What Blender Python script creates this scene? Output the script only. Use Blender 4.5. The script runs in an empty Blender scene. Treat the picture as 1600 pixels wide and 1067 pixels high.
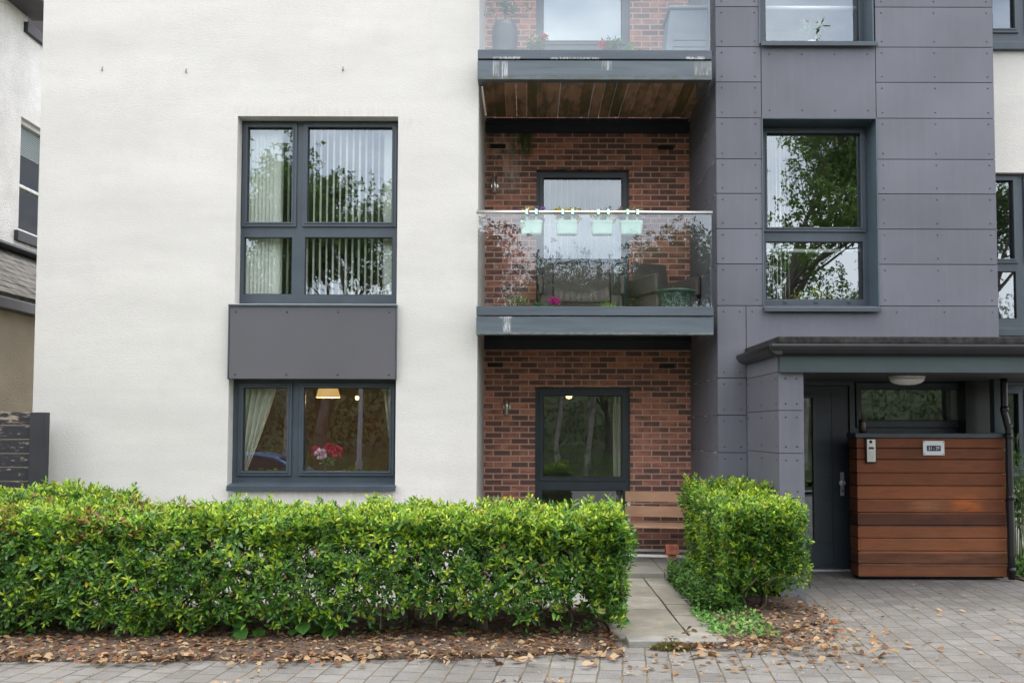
import bpy, bmesh, math, random
import numpy as np
from mathutils import Vector, Matrix
random.seed(7); RNG = np.random.default_rng(11)
S = bpy.context.scene
R_ = math.radians
# ---------------------------------------------------------------- camera
F, CX, CY = 1450.0, 823.0, 602.0
PITCH, ROLL = 2.685, 0.15
CAM = Vector((0, 0, 1.62))
cd = bpy.data.cameras.new('camera'); cam = bpy.data.objects.new('camera', cd); S.collection.objects.link(cam)
cd.sensor_fit = 'HORIZONTAL'; cd.sensor_width = 36.0; cd.lens = 36.0 * F / 1600.0
cd.shift_x = -(CX - 800.0) / 1600.0; cd.shift_y = (CY - 533.5) / 1600.0
cd.clip_start = 0.05; cd.clip_end = 1500
MROT = (Matrix.Rotation(R_(90 + PITCH), 3, 'X') @ Matrix.Rotation(R_(ROLL), 3, 'Z'))
cam.matrix_world = Matrix.Translation(CAM) @ MROT.to_4x4()
S.camera = cam
# ---------------------------------------------------------------- sky, sun, exposure
SUN_EL, SUN_DIR = 76.0, Vector((0.60, -0.50))
w = bpy.data.worlds.new('World'); S.world = w; w.use_nodes = True
nt = w.node_tree; nt.nodes.clear()
n_out = nt.nodes.new('ShaderNodeOutputWorld'); n_bg = nt.nodes.new('ShaderNodeBackground')
n_sky = nt.nodes.new('ShaderNodeTexSky'); n_sky.sky_type = 'NISHITA'; n_sky.sun_disc = False
n_sky.sun_elevation = R_(SUN_EL); n_sky.sun_rotation = math.atan2(SUN_DIR.x, SUN_DIR.y)
n_sky.air_density = 1.0; n_sky.dust_density = 2.0
n_tc = nt.nodes.new('ShaderNodeTexCoord'); n_map = nt.nodes.new('ShaderNodeMapping')
n_map.inputs['Scale'].default_value = (1.0, 1.0, 2.2)
n_noi = nt.nodes.new('ShaderNodeTexNoise'); n_noi.inputs['Scale'].default_value = 2.2
n_noi.inputs['Detail'].default_value = 7; n_noi.inputs['Roughness'].default_value = .55
n_rmp = nt.nodes.new('ShaderNodeValToRGB')
n_rmp.color_ramp.elements[0].position = .30; n_rmp.color_ramp.elements[1].position = .58
n_mix = nt.nodes.new('ShaderNodeMix'); n_mix.data_type = 'RGBA'
n_mix.inputs['B'].default_value = (11.9, 12.0, 12.3, 1)
L = nt.links.new
L(n_tc.outputs['Generated'], n_map.inputs['Vector']); L(n_map.outputs['Vector'], n_noi.inputs['Vector'])
L(n_noi.outputs['Fac'], n_rmp.inputs['Fac']); L(n_rmp.outputs['Color'], n_mix.inputs['Factor'])
L(n_sky.outputs['Color'], n_mix.inputs['A']); L(n_mix.outputs['Result'], n_bg.inputs['Color'])
n_bg.inputs['Strength'].default_value = 0.145; L(n_bg.outputs['Background'], n_out.inputs['Surface'])
sd = bpy.data.lights.new('sun', 'SUN'); sd.energy = 0.9; sd.angle = R_(35); sd.color = (1, .93, .83)
so = bpy.data.objects.new('sun', sd); S.collection.objects.link(so)
sv = Vector((SUN_DIR.x, SUN_DIR.y, 0)).normalized() * math.cos(R_(SUN_EL)) + Vector((0, 0, math.sin(R_(SUN_EL))))
so.rotation_euler = sv.to_track_quat('Z', 'Y').to_euler(); so.location = (-8, -8, 20)
S.view_settings.view_transform = 'Standard'; S.view_settings.look = 'None'
S.view_settings.exposure = 0.98; S.view_settings.gamma = 1.0
S.cycles.max_bounces = 10; S.cycles.transparent_max_bounces = 24; S.cycles.glossy_bounces = 5
S.cycles.diffuse_bounces = 4; S.cycles.use_denoising = True
S.cycles.caustics_reflective = False; S.cycles.caustics_refractive = False

# ---------------------------------------------------------------- picture measurements -> places
def P(px, py, Y):
    d = MROT @ Vector(((px - CX) / F, -(py - CY) / F, -1.0))
    t = Y / d.y
    return CAM + d * t
def PX(px, Y, py=500): return P(px, py, Y).x
def PZ(py, Y, px=823): return P(px, py, Y).z
def RC(px0, px1, py0, py1, Y):
    mx, my = (px0 + px1) / 2, (py0 + py1) / 2
    return (PX(px0, Y, my), PX(px1, Y, my), PZ(py1, Y, mx), PZ(py0, Y, mx))   # x0,x1,z0,z1
def GP(px, py, z=0):
    d = MROT @ Vector(((px - CX) / F, -(py - CY) / F, -1.0))
    t = (z - CAM.z) / d.z
    return CAM + d * t

# ---------------------------------------------------------------- materials
def nodes_of(name):
    m = bpy.data.materials.new(name); m.use_nodes = True
    t = m.node_tree; b = t.nodes['Principled BSDF']
    return m, t, b, t.links.new
def N(t, kind, **kw):
    n = t.nodes.new(kind)
    for k, v in kw.items():
        if k in n.inputs: n.inputs[k].default_value = v
        else: setattr(n, k, v)
    return n
def objco(t, scale=(1, 1, 1), rot=(0, 0, 0)):
    tc = N(t, 'ShaderNodeTexCoord'); mp = N(t, 'ShaderNodeMapping')
    mp.inputs['Scale'].default_value = scale; mp.inputs['Rotation'].default_value = rot
    t.links.new(tc.outputs['Object'], mp.inputs['Vector']); return mp.outputs['Vector']
def ramp(t, sock, p0, p1, c0=(0, 0, 0, 1), c1=(1, 1, 1, 1)):
    r = N(t, 'ShaderNodeValToRGB'); e = r.color_ramp.elements
    e[0].position, e[1].position = p0, p1; e[0].color, e[1].color = c0, c1
    t.links.new(sock, r.inputs['Fac']); return r.outputs['Color']
def noise(t, vec, scale, detail=4, rough=.55):
    n = N(t, 'ShaderNodeTexNoise', Scale=scale, Detail=detail, Roughness=rough)
    t.links.new(vec, n.inputs['Vector']); return n.outputs['Fac']
def mixc(t, fac, a, b, mode='MIX'):
    m = N(t, 'ShaderNodeMix', data_type='RGBA', blend_type=mode)
    for s, v in (('Factor', fac), ('A', a), ('B', b)):
        if isinstance(v, (float, int)): m.inputs[s].default_value = v
        elif isinstance(v, tuple): m.inputs[s].default_value = v if len(v) == 4 else (*v, 1)
        else: t.links.new(v, m.inputs[s])
    return m.outputs['Result']
def math_(t, op, a, b=0.0, clamp=False):
    m = N(t, 'ShaderNodeMath', operation=op, use_clamp=clamp)
    for i, v in enumerate((a, b)):
        if isinstance(v, (float, int)): m.inputs[i].default_value = v
        else: t.links.new(v, m.inputs[i])
    return m.outputs[0]
def bumpn(t, b, h, strength, dist=.01):
    n = N(t, 'ShaderNodeBump', Strength=strength, Distance=dist)
    t.links.new(h, n.inputs['Height']); t.links.new(n.outputs['Normal'], b.inputs['Normal']); return n
def boxmask(t, x0, x1, z0, z1, soft=.02):
    """1 inside a patch of the x/z wall plane: the place of one stain"""
    tc = N(t, 'ShaderNodeTexCoord'); sp = N(t, 'ShaderNodeSeparateXYZ'); t.links.new(tc.outputs['Object'], sp.inputs[0])
    def edge(s, lo, hi):
        a = N(t, 'ShaderNodeMapRange', interpolation_type='SMOOTHSTEP'); a.inputs['From Min'].default_value = lo - soft; a.inputs['From Max'].default_value = lo + soft
        c = N(t, 'ShaderNodeMapRange', interpolation_type='SMOOTHSTEP'); c.inputs['From Min'].default_value = hi - soft; c.inputs['From Max'].default_value = hi + soft
        c.inputs['To Min'].default_value = 1; c.inputs['To Max'].default_value = 0
        t.links.new(s, a.inputs['Value']); t.links.new(s, c.inputs['Value'])
        return math_(t, 'MULTIPLY', a.outputs[0], c.outputs[0])
    return math_(t, 'MULTIPLY', edge(sp.outputs['X'], x0, x1), edge(sp.outputs['Z'], z0, z1))
MATS = {}
def pm(name, base, rough=.6, metal=0.0, var=.15, vscale=3, bump=0.0, bscale=60, spec=.5, stretch=(1, 1, 1), hue=None):
    if name in MATS: return MATS[name]
    m, t, b, L = nodes_of(name)
    v = objco(t, stretch)
    f = noise(t, v, vscale, 5)
    c2 = hue if hue else tuple(c * (1 - 2 * var) for c in base)
    c1 = tuple(min(1, c * (1 + var)) for c in base) if not hue else base
    L(ramp(t, f, .3, .72, (*c2, 1), (*c1, 1)), b.inputs['Base Color'])
    L(math_(t, 'ADD', math_(t, 'MULTIPLY', f, .15), rough - .07), b.inputs['Roughness'])
    b.inputs['Metallic'].default_value = metal; b.inputs['Specular IOR Level'].default_value = spec
    if bump: bumpn(t, b, noise(t, v, bscale, 3), bump)
    MATS[name] = m; return m
def pm_attr(name, rough=.4, transl=.25, spec=.5):
    if name in MATS: return MATS[name]
    m, t, b, L = nodes_of(name)
    a = N(t, 'ShaderNodeAttribute', attribute_name='tint')
    L(a.outputs['Color'], b.inputs['Base Color']); b.inputs['Roughness'].default_value = rough
    b.inputs['Specular IOR Level'].default_value = spec
    if transl:
        tr = N(t, 'ShaderNodeBsdfTranslucent'); L(a.outputs['Color'], tr.inputs['Color'])
        mx = N(t, 'ShaderNodeMixShader'); mx.inputs['Fac'].default_value = transl
        L(b.outputs[0], mx.inputs[1]); L(tr.outputs[0], mx.inputs[2])
        L(mx.outputs[0], t.nodes['Material Output'].inputs['Surface'])
    MATS[name] = m; return m
def glass(name, refl, tint=(.93, .96, .95), wob=.0, wscale=1.3, top=1.0):
    m, t, b, L = nodes_of(name); t.nodes.remove(b)
    tr = N(t, 'ShaderNodeBsdfTransparent'); tr.inputs['Color'].default_value = (*tint, 1)
    gl = N(t, 'ShaderNodeBsdfGlossy'); gl.inputs['Roughness'].default_value = 0.0; gl.inputs['Color'].default_value = (.84, .93, 1, 1)
    fr = N(t, 'ShaderNodeFresnel', IOR=1.5); mr = N(t, 'ShaderNodeMapRange')
    mr.inputs['From Min'].default_value = .04; mr.inputs['To Min'].default_value = refl; mr.inputs['To Max'].default_value = top
    L(fr.outputs[0], mr.inputs['Value'])
    ge = N(t, 'ShaderNodeNewGeometry')          # the coated outer face mirrors, the inner face of the thin sheet does not
    fac = math_(t, 'MULTIPLY', mr.outputs[0], math_(t, 'SUBTRACT', 1.0, ge.outputs['Backfacing']))
    if wob:
        v = objco(t, (1, .2, 1)); n = N(t, 'ShaderNodeBump', Strength=wob, Distance=.02)
        L(noise(t, v, wscale, 2), n.inputs['Height']); L(n.outputs['Normal'], gl.inputs['Normal'])
    mx = N(t, 'ShaderNodeMixShader'); L(fac, mx.inputs[0]); L(tr.outputs[0], mx.inputs[1]); L(gl.outputs[0], mx.inputs[2])
    L(mx.outputs[0], t.nodes['Material Output'].inputs['Surface']); return m

# ---------------------------------------------------------------- mesh building
class MB:
    def __init__(s): s.v, s.f, s.mi, s.sm = [], [], [], []
    def face(s, pts, mi=0, smooth=False):
        n = len(s.v); s.v += [tuple(p) for p in pts]; s.f.append(tuple(range(n, n + len(pts)))); s.mi.append(mi); s.sm.append(smooth)
    def box(s, x0, x1, y0, y1, z0, z1, mi=0, M=None):
        n = len(s.v)
        c = [(x0, y0, z0), (x1, y0, z0), (x1, y1, z0), (x0, y1, z0), (x0, y0, z1), (x1, y0, z1), (x1, y1, z1), (x0, y1, z1)]
        if M is not None: c = [tuple(M @ Vector(p)) for p in c]
        s.v += c
        for q in ((0, 3, 2, 1), (4, 5, 6, 7), (0, 1, 5, 4), (1, 2, 6, 5), (2, 3, 7, 6), (3, 0, 4, 7)):
            s.f.append(tuple(n + i for i in q)); s.mi.append(mi); s.sm.append(False)
        return s
    def tube(s, pts, rad, n=8, mi=0, cap=True):
        pts = [Vector(p) for p in pts]
        if not hasattr(rad, '__len__'): rad = [rad] * len(pts)
        base = len(s.v); ref = None
        for i, p in enumerate(pts):
            d = (pts[min(i + 1, len(pts) - 1)] - pts[max(i - 1, 0)]).normalized()
            if ref is None: ref = d.orthogonal().normalized()
            ref = (ref - d * ref.dot(d)).normalized(); q = d.cross(ref)
            for k in range(n):
                a = 2 * math.pi * k / n
                s.v.append(tuple(p + (ref * math.cos(a) + q * math.sin(a)) * rad[i]))
        for i in range(len(pts) - 1):
            for k in range(n):
                a, b = base + i * n + k, base + i * n + (k + 1) % n
                s.f.append((a, b, b + n, a + n)); s.mi.append(mi); s.sm.append(True)
        if cap:
            s.f.append(tuple(base + k for k in range(n))[::-1]); s.mi.append(mi); s.sm.append(False)
            e = base + (len(pts) - 1) * n
            s.f.append(tuple(e + k for k in range(n))); s.mi.append(mi); s.sm.append(False)
        return s
    def lathe(s, prof, c=(0, 0, 0), n=24, mi=0, sx=1, sy=1, M=None):
        base = len(s.v)
        for r, z in prof:
            for k in range(n):
                a = 2 * math.pi * k / n
                p = Vector((c[0] + r * math.cos(a) * sx, c[1] + r * math.sin(a) * sy, c[2] + z))
                s.v.append(tuple(M @ p if M is not None else p))
        for i in range(len(prof) - 1):
            for k in range(n):
                a, b = base + i * n + k, base + i * n + (k + 1) % n
                s.f.append((a, b, b + n, a + n)); s.mi.append(mi); s.sm.append(True)
        if prof[0][0] > 1e-6: s.f.append(tuple(base + k for k in range(n))[::-1]); s.mi.append(mi); s.sm.append(False)
        if prof[-1][0] > 1e-6:
            e = base + (len(prof) - 1) * n; s.f.append(tuple(e + k for k in range(n))); s.mi.append(mi); s.sm.append(False)
        return s
    def prism(s, poly, a0, a1, axis='X', mi=0):
        """poly = list of 2-D points in the plane across the axis, swept a0..a1"""
        def mk(u, v, a): return {'X': (a, u, v), 'Y': (u, a, v), 'Z': (u, v, a)}[axis]
        n = len(s.v); k = len(poly)
        s.v += [mk(u, v, a0) for u, v in poly] + [mk(u, v, a1) for u, v in poly]
        s.f.append(tuple(range(n, n + k))); s.f.append(tuple(range(n + 2 * k - 1, n + k - 1, -1)))
        for i in range(k): s.f.append((n + i, n + k + i, n + k + (i + 1) % k, n + (i + 1) % k))
        s.mi += [mi] * (k + 2); s.sm += [False] * (k + 2); return s
    def wall(s, x0, x1, z0, z1, yf, yb, holes=(), mi=0):
        xs = sorted({x0, x1, *[min(max(h[i], x0), x1) for h in holes for i in (0, 1)]})
        zs = sorted({z0, z1, *[min(max(h[i], z0), z1) for h in holes for i in (2, 3)]})
        def solid(i, j):
            if i < 0 or j < 0 or i >= len(xs) - 1 or j >= len(zs) - 1: return False
            cx, cz = (xs[i] + xs[i + 1]) / 2, (zs[j] + zs[j + 1]) / 2
            return not any(h[0] < cx < h[1] and h[2] < cz < h[3] for h in holes)
        idx = {}
        def vid(i, j, y):
            k = (i, j, y)
            if k not in idx: idx[k] = len(s.v); s.v.append((xs[i], y, zs[j]))
            return idx[k]
        def add(*q): s.f.append(q); s.mi.append(mi); s.sm.append(False)
        for i in range(len(xs) - 1):
            for j in range(len(zs) - 1):
                if not solid(i, j): continue
                add(vid(i, j, yf), vid(i + 1, j, yf), vid(i + 1, j + 1, yf), vid(i, j + 1, yf))
                add(vid(i, j, yb), vid(i, j + 1, yb), vid(i + 1, j + 1, yb), vid(i + 1, j, yb))
                if not solid(i - 1, j): add(vid(i, j, yf), vid(i, j + 1, yf), vid(i, j + 1, yb), vid(i, j, yb))
                if not solid(i + 1, j): add(vid(i + 1, j, yf), vid(i + 1, j, yb), vid(i + 1, j + 1, yb), vid(i + 1, j + 1, yf))
                if not solid(i, j - 1): add(vid(i, j, yf), vid(i, j, yb), vid(i + 1, j, yb), vid(i + 1, j, yf))
                if not solid(i, j + 1): add(vid(i, j + 1, yf), vid(i + 1, j + 1, yf), vid(i + 1, j + 1, yb), vid(i, j + 1, yb))
        return s
    def mark(s): s.marks = getattr(s, 'marks', []) + [(len(s.v), len(s.f))]
    def build_each(s, name, mats, parent=None, bevel=0.0, seg=2):
        """one object for every piece begun with mark()"""
        mk = s.marks + [(len(s.v), len(s.f))]
        for (v0, f0), (v1, f1) in zip(mk[:-1], mk[1:]):
            q = MB(); q.v = s.v[v0:v1]; q.f = [tuple(i - v0 for i in f) for f in s.f[f0:f1]]; q.mi = s.mi[f0:f1]; q.sm = s.sm[f0:f1]
            o = q.build(name, mats, parent, bevel, seg)
        return o
    def build(s, name, mats, parent=None, bevel=0.0, seg=2):
        me = bpy.data.meshes.new(name); me.from_pydata(s.v, [], s.f)
        for m in (mats if isinstance(mats, (list, tuple)) else [mats]): me.materials.append(m)
        me.polygons.foreach_set('material_index', s.mi); me.polygons.foreach_set('use_smooth', s.sm); me.update()
        return link(name, me, parent, bevel, seg)
def link(name, me, parent=None, bevel=0.0, seg=2):
    o = bpy.data.objects.new(name, me); S.collection.objects.link(o)
    if parent is not None:
        o.parent = parent; o.matrix_parent_inverse = world_of(parent).inverted()
    if bevel:
        b = o.modifiers.new('bevel', 'BEVEL'); b.width = bevel; b.segments = seg; b.limit_method = 'ANGLE'; b.harden_normals = False
    return o
def world_of(o):
    m = Matrix.LocRotScale(o.location, o.rotation_euler, o.scale)
    return world_of(o.parent) @ o.matrix_parent_inverse @ m if o.parent else m
def tag(o, label=None, cat=None, group=None, kind=None):
    if label: o['label'] = label
    if cat: o['category'] = cat
    if group: o['group'] = group
    if kind: o['kind'] = kind
    return o
def thing(name, label, cat, loc=(0, 0, 0), group=None, rz=0):
    o = bpy.data.objects.new(name, None); S.collection.objects.link(o); o.location = loc; o.rotation_euler.z = rz
    o.empty_display_size = .1
    return tag(o, label, cat, group)
def copy_tree(o, parent=None):
    kids = [c for c in S.collection.objects if c.parent == o]
    c = o.copy(); S.collection.objects.link(c)
    if parent is not None: c.parent = parent
    for k in kids: copy_tree(k, c)
    return c

# ---- clouds of leaves: each leaf is a small folded blade with a tint of its own
def leaf_mesh(name, pos, d, up, ln, wd, col, mat, parent=None, fine=False, curl=.12):
    n = len(pos); d = d / np.linalg.norm(d, axis=1)[:, None]
    side = np.cross(d, up); side /= (np.linalg.norm(side, axis=1)[:, None] + 1e-9); up = np.cross(side, d)
    ln = np.broadcast_to(ln, (n,))[:, None]; wd = np.broadcast_to(wd, (n,))[:, None]
    b = pos; t = pos + d * ln - up * ln * curl
    if fine:
        m = pos + d * ln * .5 - up * wd * .10
        r1 = pos + d * ln * .28 + side * wd * .44 + up * wd * .12; r2 = pos + d * ln * .66 + side * wd * .40 + up * wd * .08 - up * ln * curl * .4
        l1 = r1 - side * wd * .88; l2 = r2 - side * wd * .80
        V = np.stack([b, r1, r2, t, l2, l1, m], 1).reshape(-1, 3)
        q = np.array([[0, 1, 6], [1, 2, 6], [2, 3, 6], [3, 4, 6], [4, 5, 6], [5, 0, 6]]); k = 7
    else:
        r = pos + d * ln * .45 + side * wd * .5 + up * wd * .12; l = r - side * wd
        V = np.stack([b, r, t, l], 1).reshape(-1, 3); q = np.array([[0, 1, 2], [0, 2, 3]]); k = 4
    Fa = (np.arange(n)[:, None, None] * k + q[None]).reshape(-1, 3)
    me = bpy.data.meshes.new(name)
    me.vertices.add(len(V)); me.vertices.foreach_set('co', V.astype(np.float32).ravel())
    me.loops.add(Fa.size); me.loops.foreach_set('vertex_index', Fa.astype(np.int32).ravel())
    me.polygons.add(len(Fa)); me.polygons.foreach_set('loop_start', np.arange(0, Fa.size, 3, dtype=np.int32))
    me.update(calc_edges=True)
    at = me.attributes.new('tint', 'FLOAT_COLOR', 'POINT')
    c4 = np.ones((n, 4), np.float32); c4[:, :3] = col
    at.data.foreach_set('color', np.repeat(c4, k, axis=0).ravel())
    me.materials.append(mat)
    return link(name, me, parent)
def unit(v): return v / (np.linalg.norm(v, axis=1)[:, None] + 1e-9)
def shoots(pts, axis, k, ln, wratio=.42, jit=.35, stem=.05, el0=18, el1=85, lnj=.3):
    """k leaves spiralling round every shoot -> pos, dir, up, length, width, shoot index, height on shoot"""
    n = len(pts); axis = unit(axis + RNG.normal(0, jit, (n, 3)))
    ref = unit(np.cross(axis, RNG.normal(0, 1, (n, 3)))); q = np.cross(axis, ref)
    pos, dr, up, le, idx, hh = [], [], [], [], [], []
    ph = RNG.uniform(0, 6.28, n)
    for i in range(k):
        h = i / max(1, k - 1)
        a = ph + i * 2.4 + RNG.normal(0, .3, n)
        el = np.radians(el1 + (el0 - el1) * h + RNG.normal(0, 12, n))
        rad = ref * np.cos(a)[:, None] + q * np.sin(a)[:, None]
        pos.append(pts + axis * (stem * (h - 1) + RNG.normal(0, .004, n))[:, None] + rad * .004)
        dr.append(axis * np.cos(el)[:, None] + rad * np.sin(el)[:, None])
        up.append(axis * np.sin(el)[:, None] - rad * np.cos(el)[:, None] + RNG.normal(0, .25, (n, 3)))
        le.append(ln * (1 - .35 * h) * (1 + RNG.uniform(-lnj, lnj, n))); idx.append(np.arange(n)); hh.append(np.full(n, h))
    pos, dr, up = np.concatenate(pos), np.concatenate(dr), np.concatenate(up)
    le, idx, hh = np.concatenate(le), np.concatenate(idx), np.concatenate(hh)
    return pos, unit(dr), up, le, le * wratio * RNG.uniform(.8, 1.2, len(le)), idx, hh
def wob(p, s, seed=0):
    a = p * s + seed * 3.7
    return (np.sin(a[:, 0] * 1.9 + 1.3 * np.sin(a[:, 1] * 1.7 + a[:, 2])) + np.sin(a[:, 1] * 2.3 + 1.1 * np.sin(a[:, 2] * 1.9 + seed)) + np.sin(a[:, 2] * 2.1 + 1.7 * np.sin(a[:, 0] * 1.3))) / 3
# ================================================================ materials of the place
Y0, YB = 10.2, 11.9
def m_render(name, base):
    m, t, b, L = nodes_of(name)
    v = objco(t); vb = objco(t, (.35, 1, 1.6)); vs = objco(t, (2.2, 2.2, .18))
    big = noise(t, vb, 1.1, 5, .6); streak = noise(t, vs, 1.6, 4, .6); fine = noise(t, v, 110, 2)
    c = mixc(t, ramp(t, big, .35, .7), tuple(x * .86 for x in base), base)
    dirty = math_(t, 'MULTIPLY', ramp(t, streak, .55, .9), .06)
    sp = N(t, 'ShaderNodeSeparateXYZ'); tc = N(t, 'ShaderNodeTexCoord'); L(tc.outputs['Object'], sp.inputs[0])
    # faint lift lines of the render coats
    wv = math_(t, 'ADD', math_(t, 'MULTIPLY', sp.outputs['Z'], 1.0), math_(t, 'MULTIPLY', noise(t, objco(t, (.5, 1, .5)), .8, 3), .22))
    fr = math_(t, 'FRACT', math_(t, 'DIVIDE', wv, .52))
    lift = math_(t, 'MULTIPLY', ramp(t, fr, .0, .9), math_(t, 'MULTIPLY', ramp(t, noise(t, objco(t, (.3, 1, .3)), 1, 2), .45, .6), .07))
    c = mixc(t, dirty, c, (.42, .40, .36)); c = mixc(t, lift, c, (.5, .5, .5))
    c = mixc(t, math_(t, 'MULTIPLY', ramp(t, noise(t, v, 34, 6, .75), .52, .70), .16), c, (.46, .445, .42))          # grain and specks
    blot = math_(t, 'MULTIPLY', ramp(t, noise(t, objco(t, (.8, 1, .8)), 1.7, 8, .68), .50, .66), .20); c = mixc(t, blot, c, (.50, .485, .455))
    if name == 'white_render':
        for (a, b_, t0, t1, amt) in ((352, 372, 762, 800, .5), (604, 622, 762, 800, .5), (355, 620, 764, 778, .35), (366, 622, 172, 182, .3), (624, 650, 184, 200, .25)):
            x0, x1, z0, z1 = RC(a, b_, t0, t1, 10.2)
            k = math_(t, 'MULTIPLY', boxmask(t, x0, x1, z0, z1, .09), ramp(t, noise(t, objco(t, (4, 1, .7)), 5, 6, .7), .42, .62)); c = mixc(t, math_(t, 'MULTIPLY', k, amt), c, (.33, .315, .28))
        k = math_(t, 'MULTIPLY', boxmask(t, -9, 12, -.5, .22, .16), ramp(t, noise(t, objco(t, (1, 1, 1)), 6, 6, .7), .35, .6)); c = mixc(t, math_(t, 'MULTIPLY', k, .5), c, (.27, .26, .18))
    L(c, b.inputs['Base Color']); b.inputs['Roughness'].default_value = .92; b.inputs['Specular IOR Level'].default_value = .2
    bumpn(t, b, math_(t, 'ADD', fine, math_(t, 'MULTIPLY', noise(t, objco(t, (.4, 1, 1)), 60, 3), .8)), .55, .006); return m
M_white = m_render('white_render', (.68, .662, .625))
M_cream = m_render('cream_render', (.78, .72, .60))
def m_pebble(name, c1, c2):
    m, t, b, L = nodes_of(name); v = objco(t)
    f = noise(t, v, 2.2, 5); h = noise(t, v, 38, 5, .65)
    L(mixc(t, ramp(t, f, .35, .7), c1, c2), b.inputs['Base Color']); b.inputs['Roughness'].default_value = .95
    bumpn(t, b, h, .9, .03); return m
M_pebble = m_pebble('pebbledash', (.72, .69, .65), (.85, .83, .80)); M_pebble2 = m_pebble('beige_roughcast', (.55, .47, .36), (.66, .57, .44))
def m_brick(name, stained):
    m, t, b, L = nodes_of(name)
    tc = N(t, 'ShaderNodeTexCoord'); sp = N(t, 'ShaderNodeSeparateXYZ'); cb = N(t, 'ShaderNodeCombineXYZ')
    L(tc.outputs['Object'], sp.inputs[0]); L(math_(t, 'ADD', sp.outputs['X'], sp.outputs['Y']), cb.inputs[0]); L(sp.outputs['Z'], cb.inputs[1])
    v = cb.outputs[0]
    def brick(c1, c2, mo, bias=0.0):
        k = N(t, 'ShaderNodeTexBrick', offset=.5, Scale=1.0)
        k.inputs['Mortar Size'].default_value = .0052; k.inputs['Brick Width'].default_value = .225; k.inputs['Row Height'].default_value = .075
        k.inputs['Mortar Smooth'].default_value = .15; k.inputs['Bias'].default_value = bias
        k.inputs['Color1'].default_value = c1; k.inputs['Color2'].default_value = c2; k.inputs['Mortar'].default_value = mo
        L(v, k.inputs['Vector']); return k
    k = brick((0, 0, 0, 1), (1, 1, 1, 1), (.5, .5, .5, 1))
    n1 = noise(t, objco(t, (1.0, 1, 2.2)), 5.5, 4, .6); n2 = noise(t, objco(t), 60, 3)
    base = ramp(t, k.outputs['Color'], .1, .9, (.58, .255, .175, 1), (.47, .21, .152, 1))
    dark = math_(t, 'MULTIPLY', ramp(t, math_(t, 'ADD', math_(t, 'MULTIPLY', k.outputs['Color'], .34), n1), .47, .74), .84)
    k2 = N(t, 'ShaderNodeTexBrick', offset=.5, Scale=1.0); L(v, k2.inputs['Vector'])
    k2.inputs['Mortar Size'].default_value = .020; k2.inputs['Mortar Smooth'].default_value = 1.0; k2.inputs['Brick Width'].default_value = .225; k2.inputs['Row Height'].default_value = .075
    core = ramp(t, math_(t, 'ADD', k2.outputs['Fac'], math_(t, 'MULTIPLY', math_(t, 'SUBTRACT', n1, .5), 1.2)), .15, .75, (1, 1, 1, 1), (0, 0, 0, 1))
    dark = math_(t, 'MULTIPLY', dark, math_(t, 'ADD', math_(t, 'MULTIPLY', core, .8), .2))
    c = mixc(t, dark, base, (.115, .085, .08))
    c = mixc(t, math_(t, 'MULTIPLY', n2, .35), c, (.40, .2, .13), 'MULTIPLY') if False else mixc(t, math_(t, 'MULTIPLY', ramp(t, n2, .55, .8), .3), c, (.36, .19, .14))
    c = mixc(t, k.outputs['Fac'], c, mixc(t, n1, (.58, .42, .335), (.70, .53, .43)))
    if stained:
        x0, x1, z0, z1 = RC(798, 832, 203, 243, YB)
        g = math_(t, 'MULTIPLY', boxmask(t, x0, x1, z0, z1, .05), ramp(t, noise(t, objco(t, (5, 1, 1.2)), 4, 4), .30, .50))
        c = mixc(t, math_(t, 'MULTIPLY', g, .95), c, (.050, .075, .014))
        x0, x1, z0, z1 = RC(762, 812, 204, 300, YB)
        e = math_(t, 'MULTIPLY', boxmask(t, x0, x1, z0, z1, .16), ramp(t, noise(t, objco(t, (3, 1, .8)), 5, 6, .7), .42, .66))
        c = mixc(t, math_(t, 'MULTIPLY', e, .7), c, (.66, .60, .54))
        x0, x1, z0, z1 = RC(840, 860, 545, 575, YB)
        e = math_(t, 'MULTIPLY', boxmask(t, x0, x1, z0, z1, .1), ramp(t, noise(t, objco(t, (3, 1, .8)), 7, 6, .7), .47, .75))
        c = mixc(t, math_(t, 'MULTIPLY', e, .5), c, (.5, .46, .42))
    L(c, b.inputs['Base Color']); b.inputs['Roughness'].default_value = .9; b.inputs['Specular IOR Level'].default_value = .25
    h = math_(t, 'SUBTRACT', math_(t, 'MULTIPLY', n2, .35), math_(t, 'MULTIPLY', k.outputs['Fac'], .7)); bumpn(t, b, h, .6, .006); return m
M_brick = m_brick('red_brick', True)
M_panel = pm('grey_cladding', (.136, .140, .166), .62, 0, .07, 1.4, .03, 300, .35)
def panel_tone(m):
    t = m.node_tree; b = t.nodes['Principled BSDF']; src = b.inputs['Base Color'].links[0].from_socket
    oi = N(t, 'ShaderNodeObjectInfo'); f = math_(t, 'ADD', .90, math_(t, 'MULTIPLY', oi.outputs['Random'], .20))
    st = math_(t, 'MULTIPLY', ramp(t, noise(t, objco(t, (5, 5, .25)), 3, 5, .65), .50, .72), .20)
    h = N(t, 'ShaderNodeHueSaturation'); t.links.new(src, h.inputs['Color']); t.links.new(f, h.inputs['Value'])
    t.links.new(mixc(t, st, h.outputs['Color'], (.19, .19, .20)), b.inputs['Base Color'])
panel_tone(M_panel)
M_spandrel = pm('grey_spandrel', (.105, .103, .114), .65, 0, .05, 1.2, .03, 300, .3)
M_dark = pm('shadow_gap_backing', (.018, .018, .022), .9, 0, .1)
M_rivet = pm('rivet', (.06, .06, .07), .4, .6, .1)
M_frame = pm('blue_grey_frame', (.052, .070, .088), .38, 0, .08, 4, .0, 60, .5)
M_frame_dark = pm('deep_blue_grey_frame', (.042, .058, .072), .38, 0, .08, 4, .0, 60, .5)
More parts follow.
